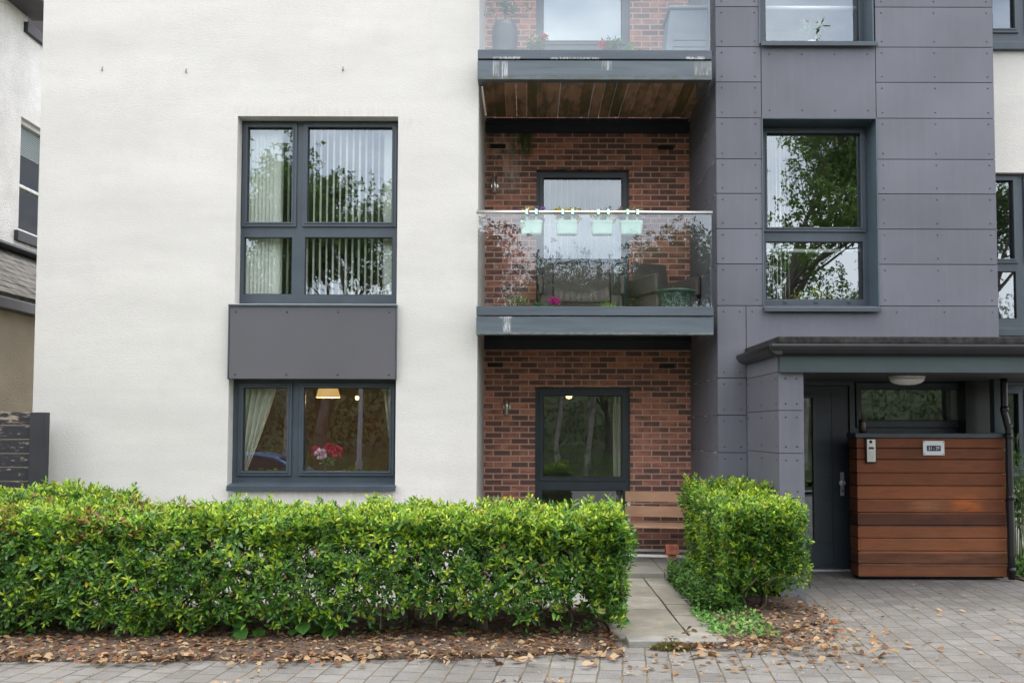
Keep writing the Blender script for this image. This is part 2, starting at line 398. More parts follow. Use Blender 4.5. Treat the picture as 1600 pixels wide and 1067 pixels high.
M_liner = pm('reveal_liner', (.075, .105, .13), .42, 0, .1, 4)
M_gasket = pm('black_gasket', (.01, .01, .012), .6, 0, .1)
M_steel = pm('brushed_steel', (.62, .60, .57), .3, 1.0, .06, 8)
M_alu = pm('aluminium', (.62, .63, .64), .38, .35, .06, 8)
M_lead = pm('dark_felt', (.035, .034, .034), .85, 0, .4, 14, .4, 90, .3)
M_black = pm('black_plastic', (.012, .012, .014), .35, 0, .15, 6, spec=.5)
M_teal = pm('teal_grey_fascia', (.040, .062, .068), .45, 0, .08, 3)
M_soffit = pm('canopy_soffit', (.05, .05, .052), .6, 0, .1, 3)
M_plaster = pm('room_plaster', (.34, .32, .29), .95, 0, .04, 2)
M_warm = pm('tan_plaster', (.30, .17, .085), .9, 0, .12, 2)
M_blind = pm('blind_fabric', (.80, .82, .76), .85, 0, .03, 3)
M_curtain = pm('cream_curtain', (.78, .77, .66), .9, 0, .05, 6)
M_whitepl = pm('white_plastic', (.78, .78, .77), .45, 0, .03, 3)
M_glass = glass('window_glass', .20, (.955, .975, .965), .05, .9)
M_glass_low = glass('ground_floor_glass', .19, (.955, .97, .96), .04, .9)
M_doorglass = glass('balcony_door_glass', .15, (.90, .93, .94), .03, .9); M_oldglass = glass('neighbour_glass', .03, (.95, .96, .95), top=.2)
M_bglass = glass('balustrade_glass', .108, (.965, .98, .975), .012, .7)
def m_weathered_steel(name, base, stains):
    m, t, b, L = nodes_of(name); v = objco(t, (.25, 1, 3)); f = noise(t, v, 5, 5, .6)
    c = mixc(t, ramp(t, f, .3, .75), tuple(x * .75 for x in base), tuple(x * 1.25 for x in base))
    for (x0, x1, z0, z1, amt, col, sc) in stains:
        k = math_(t, 'MULTIPLY', boxmask(t, x0, x1, z0, z1, .012), ramp(t, noise(t, objco(t, sc), 6, 5, .65), .42, .62))
        c = mixc(t, math_(t, 'MULTIPLY', k, amt), c, col)
    L(c, b.inputs['Base Color']); b.inputs['Roughness'].default_value = .42; return m
YF = 9.98
def st(px0, px1, py0, py1, amt=.85, col=(.75, .74, .72), sc=(6, 1, .7)): return (*RC(px0, px1, py0, py1, YF), amt, col, sc)
M_beam = m_weathered_steel('painted_steel_beam', (.085, .110, .130), [
    st(786, 798, 493, 519, .6, sc=(14, 1, 1.5)), st(780, 800, 492, 497, .8, sc=(9, 1, 6)), st(744, 1114, 519, 524, .6, (.25, .24, .19), (2, 1, 8)),
    st(770, 779, 96, 121, .55, sc=(16, 1, .8)), st(784, 793, 96, 122, .65, sc=(16, 1, .8)), st(744, 1112, 118, 126, .75, (.07, .065, .03), (1.5, 1, 6)),
    st(1085, 1112, 96, 118, .5, (.4, .38, .34), (8, 1, 1)), st(940, 955, 96, 110, .5, sc=(9, 1, .5))])
M_channel = m_weathered_steel('painted_channel', (.068, .088, .110), [st(771, 813, 90, 94, .8, sc=(7, 1, 6)), st(860, 936, 91, 94, .7, sc=(9, 1, 6)), st(1072, 1100, 90, 94, .8, sc=(7, 1, 6))])
def m_timber(name, c1, c2, c3, grain=(1.2, 9, 30), attr=True):
    m, t, b, L = nodes_of(name); v = objco(t, grain)
    g = noise(t, v, 2.2, 6, .65); blot = noise(t, objco(t, (1, 1, 1.4)), 3.2, 4)
    c = mixc(t, ramp(t, g, .3, .72), c1, c2); c = mixc(t, math_(t, 'MULTIPLY', ramp(t, blot, .46, .68), .8), c, c3)
    L(c, b.inputs['Base Color']); b.inputs['Roughness'].default_value = .5; bumpn(t, b, g, .25, .006); return m, t, b, L, c

# ================================================================ the apartment building
B = thing('apartment_building', 'white rendered, red brick and grey clad apartment block with balconies over a hedge', 'building', (0, Y0, 0))
ZT = 8.4
XL = PX(59, Y0, 350); XR0 = PX(746, Y0, 500); XC = PX(1120, Y0, 400); XCR = PX(1556, Y0, 270)
winA = RC(369, 621, 182, 475, Y0); winB = RC(356, 618, 590, 766, Y0)
# white wall
mb = MB(); mb.wall(XL, XR0, -.2, ZT, Y0, Y0 + .32, [winA, winB]); mb.build('white_wall', M_white, B)
mb = MB(); mb.box(XR0 - .30, XR0 - .002, Y0 + .322, YB + .05, -.2, ZT)
mb.box(XL + .002, XL + .30, Y0 + .322, 15.0, -.2, ZT); mb.build('side_wall', M_white, B)
# wall fixings
mb = MB()
for px, py in ((160, 108), (291, 111), (536, 108)):
    p = P(px, py, Y0); mb.mark(); mb.tube([(p.x, Y0 - .006, p.z + .025), (p.x, Y0 - .008, p.z - .025)], [.004, .007], 6)
mb.build_each('wall_fixing', pm('corroded_metal', (.34, .31, .26), .7, .4, .3, 30), B)

def window(name, Y, outer, panes, sash=True, mat=M_frame, gl=M_glass, depth=.08, sill=None, sillz=None, parent=B, fit=None, zt_top=None):
    x0, x1, z0, z1 = RC(*outer, Y) if zt_top is None else (*RC(*outer, Y)[:3], zt_top)
    if fit: x0, x1, z0, z1 = min(x0, fit[0] - .004), max(x1, fit[1] + .004), min(z0, fit[2] - .004), max(z1, fit[3] + .004)
    hs = []
    for q in panes:
        a = list(RC(*q[:4], Y)); 
        if q[2] < -50: a[3] = z1 - .10
        hs.append(a)
    f = MB(); f.wall(x0, x1, z0, z1, Y, Y + depth, hs); fo = f.build(name, mat, parent, .006)
    sm, gm = MB(), MB()
    for q, h in zip(panes, hs):
        if len(q) > 4 and q[4]:
            e = .052; o = (h[0] - e, h[1] + e, h[2] - e, h[3] + e)
            sm.wall(*o, Y - .022, Y - .001, [h]); e2 = .020; o2 = (h[0] - e2, h[1] + e2, h[2] - e2, h[3] + e2)
            sm.wall(*o2, Y - .030, Y - .0225, [h])
        i = .007; gm.wall(h[0] - .002, h[1] + .002, h[2] - .002, h[3] + .002, Y + .006, Y + .022, [(h[0] + i, h[1] - i, h[2] + i, h[3] - i)])
        p = MB(); p.box(h[0] - .012, h[1] + .012, Y + .026, Y + .034, h[2] - .012, h[3] + .012); p.build('pane', gl, fo)
    if sm.v: sm.build('sash', mat, fo, .005)
    gm.build('gasket', M_gasket, fo)
    if sill:
        sx0, sx1, sz0, sz1 = RC(*sill, Y0 - .05)
        s = MB(); s.prism([(Y0 - .06, sz0), (Y0 - .06, sz1 - .012), (Y + .005, sz1 + .012), (Y + .005, sz1 - .02), (Y0 - .045, sz1 - .03), (Y0 - .045, sz0)], sx0, sx1, 'X')
        s.build('sill', mat, fo, .003)
    return fo, hs
YW = Y0 + .17
fo, hsA = window('window', YW, (374, 619, 190, 473), [(387, 457, 200, 348, 1), (481, 613, 200, 348, 1), (381, 456, 371, 460), (476, 613, 371, 461)], fit=winA)
fo2, hsB = window('window', YW, (365, 617, 597, 754), [(380, 449, 606, 736, 1), (475, 609, 606, 736, 1)], gl=M_glass_low, sill=(354, 618, 757, 767), fit=winB)
# small putty dirt line where frame meets the reveal is left to the render; grey panel between the two windows
x0, x1, z0, z1 = RC(358, 618, 479, 592, Y0 - .06)
mb = MB(); mb.box(x0, x1, Y0 - .06, Y0 - .001, z0, z1); 
spd = mb.build('spandrel_panel', M_spandrel, B, .004)
mb = MB(); mb.mark(); mb.box(x0 - .012, x0 - .001, Y0 - .066, Y0 - .001, z0 - .005, z1 + .0); mb.mark(); mb.box(x1 + .001, x1 + .010, Y0 - .064, Y0 - .001, z0 - .005, z1)
mb.build_each('edge_trim', M_frame, spd)
mb = MB(); mb.prism([(Y0 - .075, z1 + .001), (Y0 - .075, z1 + .022), (YW + .004, z1 + .05), (YW + .004, z1 + .001)], x0 - .014, x1 + .012, 'X'); mb.build('sill', M_frame, fo, .003)
rv = MB()
for k in range(4):
    for zz in (z0 + .05, z1 - .06):
        xx = x0 + .07 + k * (x1 - x0 - .14) / 3; rv.mark(); rv.lathe([(.011, 0), (.008, .005), (0, .007)], n=8, M=Matrix.Translation((xx, Y0 - .06, zz)) @ Matrix.Rotation(R_(90), 4, 'X'))
rv.build_each('rivet', M_rivet, spd)

# brick back wall of the balcony bays
winC = [(838, 983, 265, 480), (836, 985, 605, 885), (838, 984, -190, 84)]
Ybw = YB + .09
zf1, zf2, zf0 = 2.93, 5.69, .07
hb = []
for (a, b_, c, d), zf in zip(winC, (zf1, zf0, zf2)):
    x0, x1, z0, z1 = RC(a, b_, c, d, YB); hb.append((x0, x1, zf, z1))
mb = MB(); mb.wall(XR0 - .002, XC + .002, -.2, ZT, YB, YB + .25, hb); mb.build('brick_wall', M_brick, B)
mb = MB()
for px, py in ((778, 229), (1040, 231), (774, 570), (1042, 572)):
    x0, x1, z0, z1 = RC(px - 12, px + 12, py - 3.5, py + 3.5, YB); mb.mark(); mb.box(x0, x1, YB - .003, YB + .02, z0, z1)
    for k in range(5): mb.box(x0 + .02 + k * .036, x0 + .028 + k * .036, YB - .006, YB - .0032, z0, z1)
mb.build_each('air_brick', M_black, B)
for (o, panes, zb, gl, mt) in (((838, 983, 265, 500), [(849, 972, 279, 405, 1), (847, 974, 414, 478)], zf1, M_doorglass, M_frame),
                       ((836, 985, 605, 895), [(849, 972, 618, 745, 1), (847, 974, 766, 862)], zf0, M_glass_low, M_frame_dark),
                       ((838, 984, -190, 95), [(849, 971, -175, 65, 1)], zf2, M_glass, M_frame)):
    window('balcony_door_window', Ybw, o, panes, mat=mt, gl=gl, fit=[h for h in hb if abs(h[2] - zb) < .01][0])

# ---- grey cladding
JL = [-230, -172, -110, -48, 11, 73.5, 128.5, 184.5, 248.5, 302.5, 357.5, 412.5, 477.5]
ZJ = [PZ(y, Y0, 1150) for y in JL]
ZJ2 = [PZ(y, Y0, 1140) for y in (477.5, 590.5, 648.5, 707, 768, 830)] + [-.05]
def panels(mb, rv, cols, zs, plane, axis='Y', gap=.004, t=.012):
    """cladding sheets with open joints; plane = coordinate of the outer face"""
    for (a0, a1) in cols:
        for zu, zl in zip(zs[:-1], zs[1:]):
            mb.mark()
            if axis == 'Y':
                mb.box(a0 + gap, a1 - gap, plane, plane + t, zl + gap, zu - gap)
            else: mb.box(plane - t if axis == '-X' else plane, plane if axis == '-X' else plane + t, a0 + gap, a1 - gap, zl + gap, zu - gap)
            nx = max(2, int(round((a1 - a0) / .62)) + 1)
            for k in range(nx):
                for zz in (zl + .065, zu - .065):
                    aa = a0 + .07 + k * (a1 - a0 - .14) / (nx - 1)
                    M = Matrix.Translation((aa, plane, zz)) @ Matrix.Rotation(R_(90), 4, 'X') if axis == 'Y' else Matrix.Translation((plane - t, aa, zz)) @ Matrix.Rotation(R_(-90), 4, 'Y')
                    mb.lathe([(.009, 0), (.007, .004), (0, .006)], n=7, M=M, mi=1)
xw0, xw1 = PX(1191, Y0, 300), PX(1371, Y0, 300)
winR = (xw0, xw1, PZ(484, Y0, 1280), PZ(185, Y0, 1280)); winR2 = (xw0 - .02, xw1 - .02, PZ(70, Y0, 1280), PZ(-150, Y0, 1280))
mb = MB(); mb.wall(XC + .02, XCR - .01, 2.3, ZT, Y0 + .02, Y0 + .34, [winR, winR2]); 
mb.box(XC + .02, 2.42, Y0 + .02, Y0 + .34, -.2, 2.299); mb.box(XC + .02, XC + .3, Y0 + .341, YB + .2, -.2, ZT); mb.build('cladding_backing', M_dark, B)
def clad(name, fn):
    mb = MB(); fn(mb, mb); return mb.build_each(name, [M_panel, M_rivet], B)
clad('cladding_panel', lambda m, r: panels(m, r, [(XC, xw0)], ZJ, Y0))
clad('cladding_panel', lambda m, r: panels(m, r, [(xw1, XCR)], ZJ, Y0))
clad('cladding_panel', lambda m, r: (panels(m, r, [(XC, 2.42)], ZJ2, Y0), panels(m, r, [(2.42, XCR)], ZJ2[:2], Y0)))
def retf(m, r):
    panels(m, r, [(Y0 + .012, YB - .01)], ZJ + ZJ2[1:], XC + .012, '-X')
clad('cladding_panel', retf)
def spf(m, r):
    m.mark(); m.box(xw0 + .004, xw1 - .004, Y0, Y0 + .012, winR[3] + .004, winR2[2] - .004)
    for k in range(4):
        for zz in (winR[3] + .09, winR2[2] - .11):
            r.lathe([(.009, 0), (.007, .004), (0, .006)], n=7, mi=1, M=Matrix.Translation((xw0 + .09 + k * (xw1 - xw0 - .18) / 3, Y0, zz)) @ Matrix.Rotation(R_(90), 4, 'X'))
clad('spandrel_panel', spf)
# pale lime scuffs in the joints of the cladding return
M_lime = pm('lime_bloom', (.55, .53, .51), .9, 0, .2, 20)
for zz in (ZJ + ZJ2[1:])[3:]:
    mb = MB(); n = 34; ph = random.uniform(0, 9); hs_ = [max(0.0004, .010 * max(0, math.sin(i * .55 + ph) * math.sin(i * .23 + 2 * ph) - .25) + random.uniform(0, .0012)) for i in range(n + 1)]
    for i in range(n):
        ya, yb = Y0 + .03 + (YB - Y0 - .08) * i / n, Y0 + .03 + (YB - Y0 - .08) * (i + 1) / n
        mb.face([(XC - .002, yb, zz - hs_[i + 1]), (XC - .002, ya, zz - hs_[i]), (XC - .002, ya, zz + .5 * hs_[i]), (XC - .002, yb, zz + .5 * hs_[i + 1])])
    mb.build('lime_bloom', M_lime, B)
# windows of the clad bay, with metal lined reveals
YR = Y0 + .27
fr, hsR = window('window', YR, (1192, 1360, 190, 484), [(1198, 1344, 209, 356, 1), (1197, 1349, 378, 468)], sill=(1194, 1377, 479, 487), fit=winR)
fr2, hsR2 = window('window', YR, (1188, 1357, -140, 80), [(1195, 1341, -125, 65)], sill=(1189, 1372, 64, 72), fit=winR2)
for wr, f_ in ((winR, fr), (winR2, fr2)):
    l = MB(); l.wall(wr[0] - .003, wr[1] + .003, wr[2], wr[3] + .003, Y0 - .012, YR - .002, [(wr[0] + .010, wr[1] - .010, wr[2] - 1, wr[3] - .010)])
    l.build('reveal_liner', M_liner, f_)
mb = MB()
for px in (1227, 1275, 1326):
    p = P(px, 472, YR); mb.mark(); mb.box(p.x - .02, p.x + .02, YR - .014, YR - .001, p.z - .008, p.z + .008)
mb.build_each('drain_cap', M_frame, fr)

# ---- white wall set back on the right
YS = 10.85
xr0 = XCR - .25
wS = (PX(1540, YS, 400), PX(1640, YS, 400), PZ(513, YS, 1580), PZ(270, YS, 1580)); wS2 = (wS[0], wS[1], PZ(66, YS, 1580), PZ(-160, YS, 1580)); wS3 = (PX(1556, YS, 680), PX(1660, YS, 680), PZ(742, YS, 1590), PZ(600, YS, 1590))
mb = MB(); mb.wall(xr0, 9.5, -.2, ZT, YS, YS + .3, [wS, wS2, wS3]); mb.build('white_wall', M_white, B)
mb = MB(); mb.box(xr0, xr0 + .2, Y0 + .03, YS - .002, 2.3, ZT); mb.box(xr0 + .21, xr0 + 1.2, YS - .03, YS - .001, PZ(600, YS, 1590) + .0, PZ(513, YS, 1590) - .02); mb.build('grey_infill', M_panel, B)
window('window', YS + .08, (1540, 1640, 272, 511), [(1548, 1582, 283, 405, 1), (1548, 1588, 424, 498), (1606, 1636, 283, 405, 1)], fit=wS)
window('window', YS + .08, (1540, 1640, -158, 64), [(1548, 1582, -120, 46, 1), (1606, 1636, -120, 46, 1)], fit=wS2)
window('window', YS + .08, (1554, 1660, 603, 740), [(1562, 1590, 615, 728, 1), (1608, 1650, 615, 728, 1)], gl=M_glass_low, fit=wS3)
mb = MB()
for (a, b_, c) in ((1538, 1642, 513), (1538, 1642, 66), (1554, 1662, 742)):
    z = PZ(c, YS - .05, 1590); mb.mark(); mb.box(PX(a, YS, c), PX(b_, YS, c), YS - .06, YS - .001, z - .09, z)
mb.build_each('sill', M_frame, B, .004)

# ---- rooms behind the glass
def room(name, x0, x1, y0, y1, z0, z1, mat):
    m = MB()
    for q in (((x0, y1, z0), (x1, y1, z0), (x1, y1, z1), (x0, y1, z1)), ((x0, y0, z0), (x0, y1, z0), (x0, y1, z1), (x0, y0, z1)),
              ((x1, y1, z0), (x1, y0, z0), (x1, y0, z1), (x1, y1, z1)), ((x0, y0, z1), (x0, y1, z1), (x1, y1, z1), (x1, y0, z1))): m.face(q)
    m.face(((x0, y0, z0), (x1, y0, z0), (x1, y1, z0), (x0, y1, z0)), 1)
    return m.build(name, [mat, pm('room_floor', (.16, .10, .06), .5, 0, .2, 6)], B)
room('room', XL + .31, XR0 - .31, Y0 + .33, 14.5, .1, 2.55, M_warm)
room('room', XL + .31, XR0 - .31, Y0 + .33, 14.5, 2.75, 5.3, M_plaster)
for z in (.05, 2.75, 5.45): room('room', XR0 - .28, XC + .28, YB + .26, 14.9, z, z + 2.5, M_plaster)
for z in (2.75, 5.45): room('room', XC + .32, XCR - .26, Y0 + .36, 14.5, z, z + 2.5, M_plaster)
for z in (.05, 2.75, 5.45): room('room', xr0 + .25, 9.3, YS + .31, 14.5, z, z + 2.5, M_plaster)
mb = MB(); mb.box(XL, 9.5, Y0 + .35, 15.2, ZT + .002, ZT + .3); mb.build('roof', M_lead, B)
mb = MB(); mb.box(XL, 9.5, 15.001, 15.2, -.2, ZT); mb.build('rear_wall', M_white, B)

# ---- balconies
M_soff, tS, bS, LS, cS = m_timber('stained_soffit_board', (.40, .235, .145), (.62, .40, .27), (.20, .15, .07), (14, 1.1, 14))
spS = N(tS, 'ShaderNodeSeparateXYZ'); tcS = N(tS, 'ShaderNodeTexCoord'); LS(tcS.outputs['Object'], spS.inputs[0])
NB = 20; WB = (XC - XR0 - .02) / NB
wnS = N(tS, 'ShaderNodeTexWhiteNoise', noise_dimensions='1D'); LS(math_(tS, 'FLOOR', math_(tS, 'DIVIDE', math_(tS, 'SUBTRACT', spS.outputs['X'], XR0 + .012), WB)), wnS.inputs['W'])
cS = mixc(tS, wnS.outputs['Value'], mixc(tS, .55, cS, (.20, .12, .07)), mixc(tS, .35, cS, (.70, .47, .33)))
gx = math_(tS, 'MULTIPLY', ramp(tS, math_(tS, 'ADD', noise(tS, objco(tS, (3.5, .8, 1)), 2.4, 4, .6), math_(tS, 'MULTIPLY', wnS.outputs['Value'], -.16)), .36, .50), .85)
LS(mixc(tS, gx, cS, (.13, .125, .055)), bS.inputs['Base Color'])
def balcony(z_glass, z_gap, z_bot, label, ztop_rail):
    x0, x1 = PX(744, YF, 500), PX(1115, YF, 500)
    b = MB(); b.box(x0, x1, YF, YF + .10, z_bot, z_gap - .006); b.box(x0, x0 + .06, YF + .101, Y0 - .003, z_bot, z_gap - .006); b.box(x1 - .06, x1, YF + .101, Y0 + .4, z_bot, z_gap - .006)
    bo = b.build('balcony', M_beam, B, .006); tag(bo, label)
    c = MB(); c.box(x0 + .002, x1 - .002, YF - .012, YF + .085, z_gap + .006, z_glass); c.build('glass_channel', M_channel, bo, .003)
    g = MB(); g.box(x0 + .01, x1 - .01, YF + .03, YF + .045, z_glass - .03, ztop_rail - .005); g.build('glass_panel', M_bglass, bo)
    r = MB(); r.tube([(x0 - .005, YF + .037, ztop_rail + .015), (x1, YF + .037, ztop_rail + .015)], .024, 14); r.build('handrail', M_steel, bo)
    p = MB(); p.box(x1 - .028, x1 - .006, YF + .047, YF + .09, z_glass, ztop_rail - .01); p.build('end_post', M_frame_dark, bo)
    d = MB(); n = 20; wd = (XC - XR0 - .02) / n
    for i in range(n):
        xa = XR0 + .012 + i * wd; dz = random.uniform(-.004, .004)
        d.box(xa + random.choice((.002, .002, .003, .009)), xa + wd - .001, Y0 + (.02 if i < n - 1 else .42), YB - .08, z_gap - .012 + dz, z_gap + .018 + dz)
    d.build('soffit_boards', M_soff, bo, .001, 1)
    k = MB(); k.box(XR0 + .004, XC - .016, YB - .075, YB - .004, z_gap - .20, z_gap - .02); k.box(XR0 + .004, XC - .016, YB - .115, YB - .076, z_gap - .10, z_gap - .085)
    for i in range(6): k.box(XR0 + .3 + i * .38, XR0 + .38 + i * .38, YB - .078, YB - .0755, z_gap - .16, z_gap - .15)
    k.build('rear_beam', pm('rear_beam_paint', (.022, .030, .042), .45, 0, .1), bo, .003)
    return bo
zg1, zp1, zb1, zr1 = PZ(479, YF, 930), PZ(494, YF, 930), PZ(523, YF, 930), PZ(333, YF, 930)
zg2, zp2, zb2 = PZ(79, YF, 930), PZ(94, YF, 930), PZ(125, YF, 930)
balcony(zg1, zp1, zb1, 'first floor glass balcony with four mint planters on its rail', zr1)
balcony(zg2, zp2, zb2, 'upper glass balcony with stained timber soffit', zg2 + (zr1 - zg1))
zf1, zf2 = zp1 + .022, zp2 + .022

# ---- porch: pier, canopy, door, side window
YP = 8.92; xp0, xp1 = 2.42, PX(1257, YP, 700)
ZPJ = [PZ(y, YP, 1238) for y in (581, 641, 708, 778, 850)] + [-.02]
ztop = PZ(581, YP, 1238)
mb = MB(); mb.box(xp0 + .013, xp1 - .013, YP + .013, Y0 + .018, -.1, ztop + .2)
mb.build('porch_pier', M_dark, B)
def pier(m, r):
    panels(m, r, [(xp0, xp1)], ZPJ, YP, 'Y', .003); panels(m, r, [(YP + .013, Y0 - .003)], ZPJ, xp0 + .012, '-X', .003)
    m.mark(); m.box(xp1 - .012, xp1, YP + .0125, Y0 + .5, 0, ztop)
    m.mark(); m.box(xp0, xp0 + .012, YP + .013, Y0 - .003, ztop + .003, ztop + .30)
clad('cladding_panel', pier)
YC = 8.86; xe = 5.9
zc0, zc1, zc2, zc3 = PZ(582, YC, 1400), PZ(556, YC, 1400), PZ(541, YC, 1400), PZ(526, YC, 1400)
mb = MB(); mb.box(xp0 - .0, xe, YC, YC + .05, zc0, zc2 + .02); mb.box(xe - .05, xe, YC + .051, YS - .003, zc0, zc2 + .02)
can = mb.build('canopy', M_teal, B, .003)
mb = MB(); mb.box(xp0 + .012, xe - .051, YC + .051, Y0 + .75, zc0 + .012, zc0 + .04); mb.build('soffit', M_soffit, can)
mb = MB()                                             # felt roof with its upstand
mb.box(xp0 - .02, xe + .02, YC - .02, YC + .10, zc2 + .021, zc3); mb.box(xp0 - .02, xp0 + .10, YC + .101, Y0 - .003, zc2 + .021, zc3)
mb.box(xp0 + .101, xe, YC + .101, Y0 - .002, zc2 + .021, zc3 - .05); mb.build('felt_roof', M_lead, can, .012)
gut = MB()
prof = [(YC - .125, zc2 + .012), (YC - .130, zc2 - .012), (YC - .118, zc1 + .05), (YC - .09, zc1 + .018), (YC - .05, zc1), (YC - .004, zc1), (YC - .004, zc2 + .0), (YC - .115, zc2 + .0)]
gut.prism(prof, xp0 - .108, xe + .1, 'X')
px_ = [(xp0 - (q - (YC - .0)) * -1 - .0, z) for q, z in prof]
gut.prism([(xp0 - (YC - q), z) for q, z in prof], YC - .108, Y0 - .06, 'Y'); gut.build('gutter', M_black, can, .004)
# door
YD = 10.72
dx0, dx1 = 2.86, PX(1329, YD, 750); dz0, dz1 = PZ(889, YD, 1295), PZ(602, YD, 1295)
gx0, gx1 = dx0 + .20, PX(1272, YD, 750); gz0, gz1 = PZ(843, YD, 1266), PZ(622, YD, 1266)
mb = MB(); mb.wall(dx0 - .16, 5.12, -.1, zc0 + .012, YD + .06, YD + .2, [(dx0, dx1, dz0 - .01, dz1), (PX(1345, YD, 630), PX(1508, YD, 630), PZ(657, YD, 1430), PZ(608, YD, 1430))]); mb.build('porch_wall', M_frame_dark, B)
mb = MB(); mb.wall(dx0 + .004, dx1 - .004, dz0, dz1 - .004, YD + .03, YD + .08, [(gx0, gx1, gz0, gz1)])
mb.wall(gx0 - .05, gx1 + .035, gz0 - .05, gz1 + .05, YD + .018, YD + .0295, [(gx0, gx1, gz0, gz1)])
door = mb.build('door', M_frame_dark, B, .003); tag(door, 'dark entrance door with a tall glass strip')
mb = MB()
xa = gx1 + .05; xb = dx1 - .20
mb.box(xb, xb + .004, YD + .026, YD + .0296, dz0 + .05, dz1 - .06)
nb = 9
for k in range(nb): z = dz0 + .05 + k * (dz1 - dz0 - .1) / (nb - 1); mb.box(xa, xb + .003, YD + .026, YD + .0297, z - .002, z + .002)
mb.build('door_groove', M_black, door)
mb = MB(); mb.box(gx0 - .01, gx1 + .01, YD + .05, YD + .058, gz0 - .01, gz1 + .01); mb.build('pane', M_glass_low, door)
hx, hz = PX(1317, YD, 755), PZ(754, YD, 1317)
mb = MB(); mb.box(hx - .022, hx + .022, YD + .018, YD + .029, hz - .15, hz + .12)
mb.lathe([(.016, 0), (.016, .035), (.036, .04), (.038, .062), (.02, .072), (0, .073)], n=16, M=Matrix.Translation((hx - .02, YD + .018, hz + .0)) @ Matrix.Rotation(R_(90), 4, 'X'))
mb.lathe([(.011, 0), (.011, .004), (0, .005)], n=10, mi=1, M=Matrix.Translation((hx, YD + .018, hz - .095)) @ Matrix.Rotation(R_(90), 4, 'X'))
mb.build('handle', [M_alu, M_black], door, .002)
mb = MB(); mb.box(dx0, dx1, YD - .02, YD + .1, .0, dz0 - .004); mb.build('threshold', M_alu, door, .004)
mb = MB(); mb.wall(dx0 - .07, dx1 + .06, .0, dz1 + .06, YD, YD + .058, [(dx0, dx1, -1, dz1)]); mb.build('door_frame', M_frame_dark, door, .004)
window('window', YD + .02, (1338, 1520, 598, 668), [(1345, 1508, 608, 657)], mat=M_frame_dark, gl=M_glass_low)
room('room', 2.5, 5.3, YD + .21, 14, .0, 2.3, pm('hall_plaster', (.42, .45, .42), .9, 0, .05, 2))
mb = MB(); mb.box(4.55, 5.0, 12.0, 12.03, 1.2, 2.05); mb.build('hall_panel', pm('pale_green_panel', (.6, .68, .64), .8), B)
mb = MB(); mb.box(PX(1547, 10.25), PX(1563, 10.25), 10.2, 10.3, PZ(676, 10.25, 1550), zc0 + .011); mb.build('canopy_post', M_teal, B, .004)
mb = MB(); mb.box(5.0, 5.12, YD - .15, YD + .058, 0, zc0 + .011); mb.box(5.121, 5.46, YD - .12, YD + .04, 0, zc0 + .011); mb.build('porch_jamb', M_black, B)
# ================================================================ ground
def sheet(name, poly, z, mat, kind='structure', sub=0):
    m = MB(); m.face([(x, y, z) for x, y in poly]); o = m.build(name, mat); return tag(o, kind=kind)
def sheetbox(name, x0, x1, y0, y1, z, mat): return sheet(name, [(x0, y0), (x1, y0), (x1, y1), (x0, y1)], z, mat)
M_ground = pm('earth_and_grass', (.07, .085, .035), .95, 0, .3, .6, .5, 20)
mb = MB()                                            # level by the house, falling to the road, added rise beyond blocks the sky
YZ = [(400, -.03), (-1.2, -.03), (-3.0, -.52), (-10, -.52), (-13, -.3), (-24, 1.0), (-30, 4.6), (-60, 5.2), (-400, 5.2)]
for (ya, za), (yb, zb) in zip(YZ[:-1], YZ[1:]): mb.face([(-400, yb, zb), (400, yb, zb), (400, ya, za), (-400, ya, za)])
tag(mb.build('ground', M_ground), kind='structure')
M_road = pm('asphalt', (.055, .055, .058), .85, 0, .2, 3, .4, 150)
sheetbox('road', -60, 60, -9, -3.2, -.505, M_road)
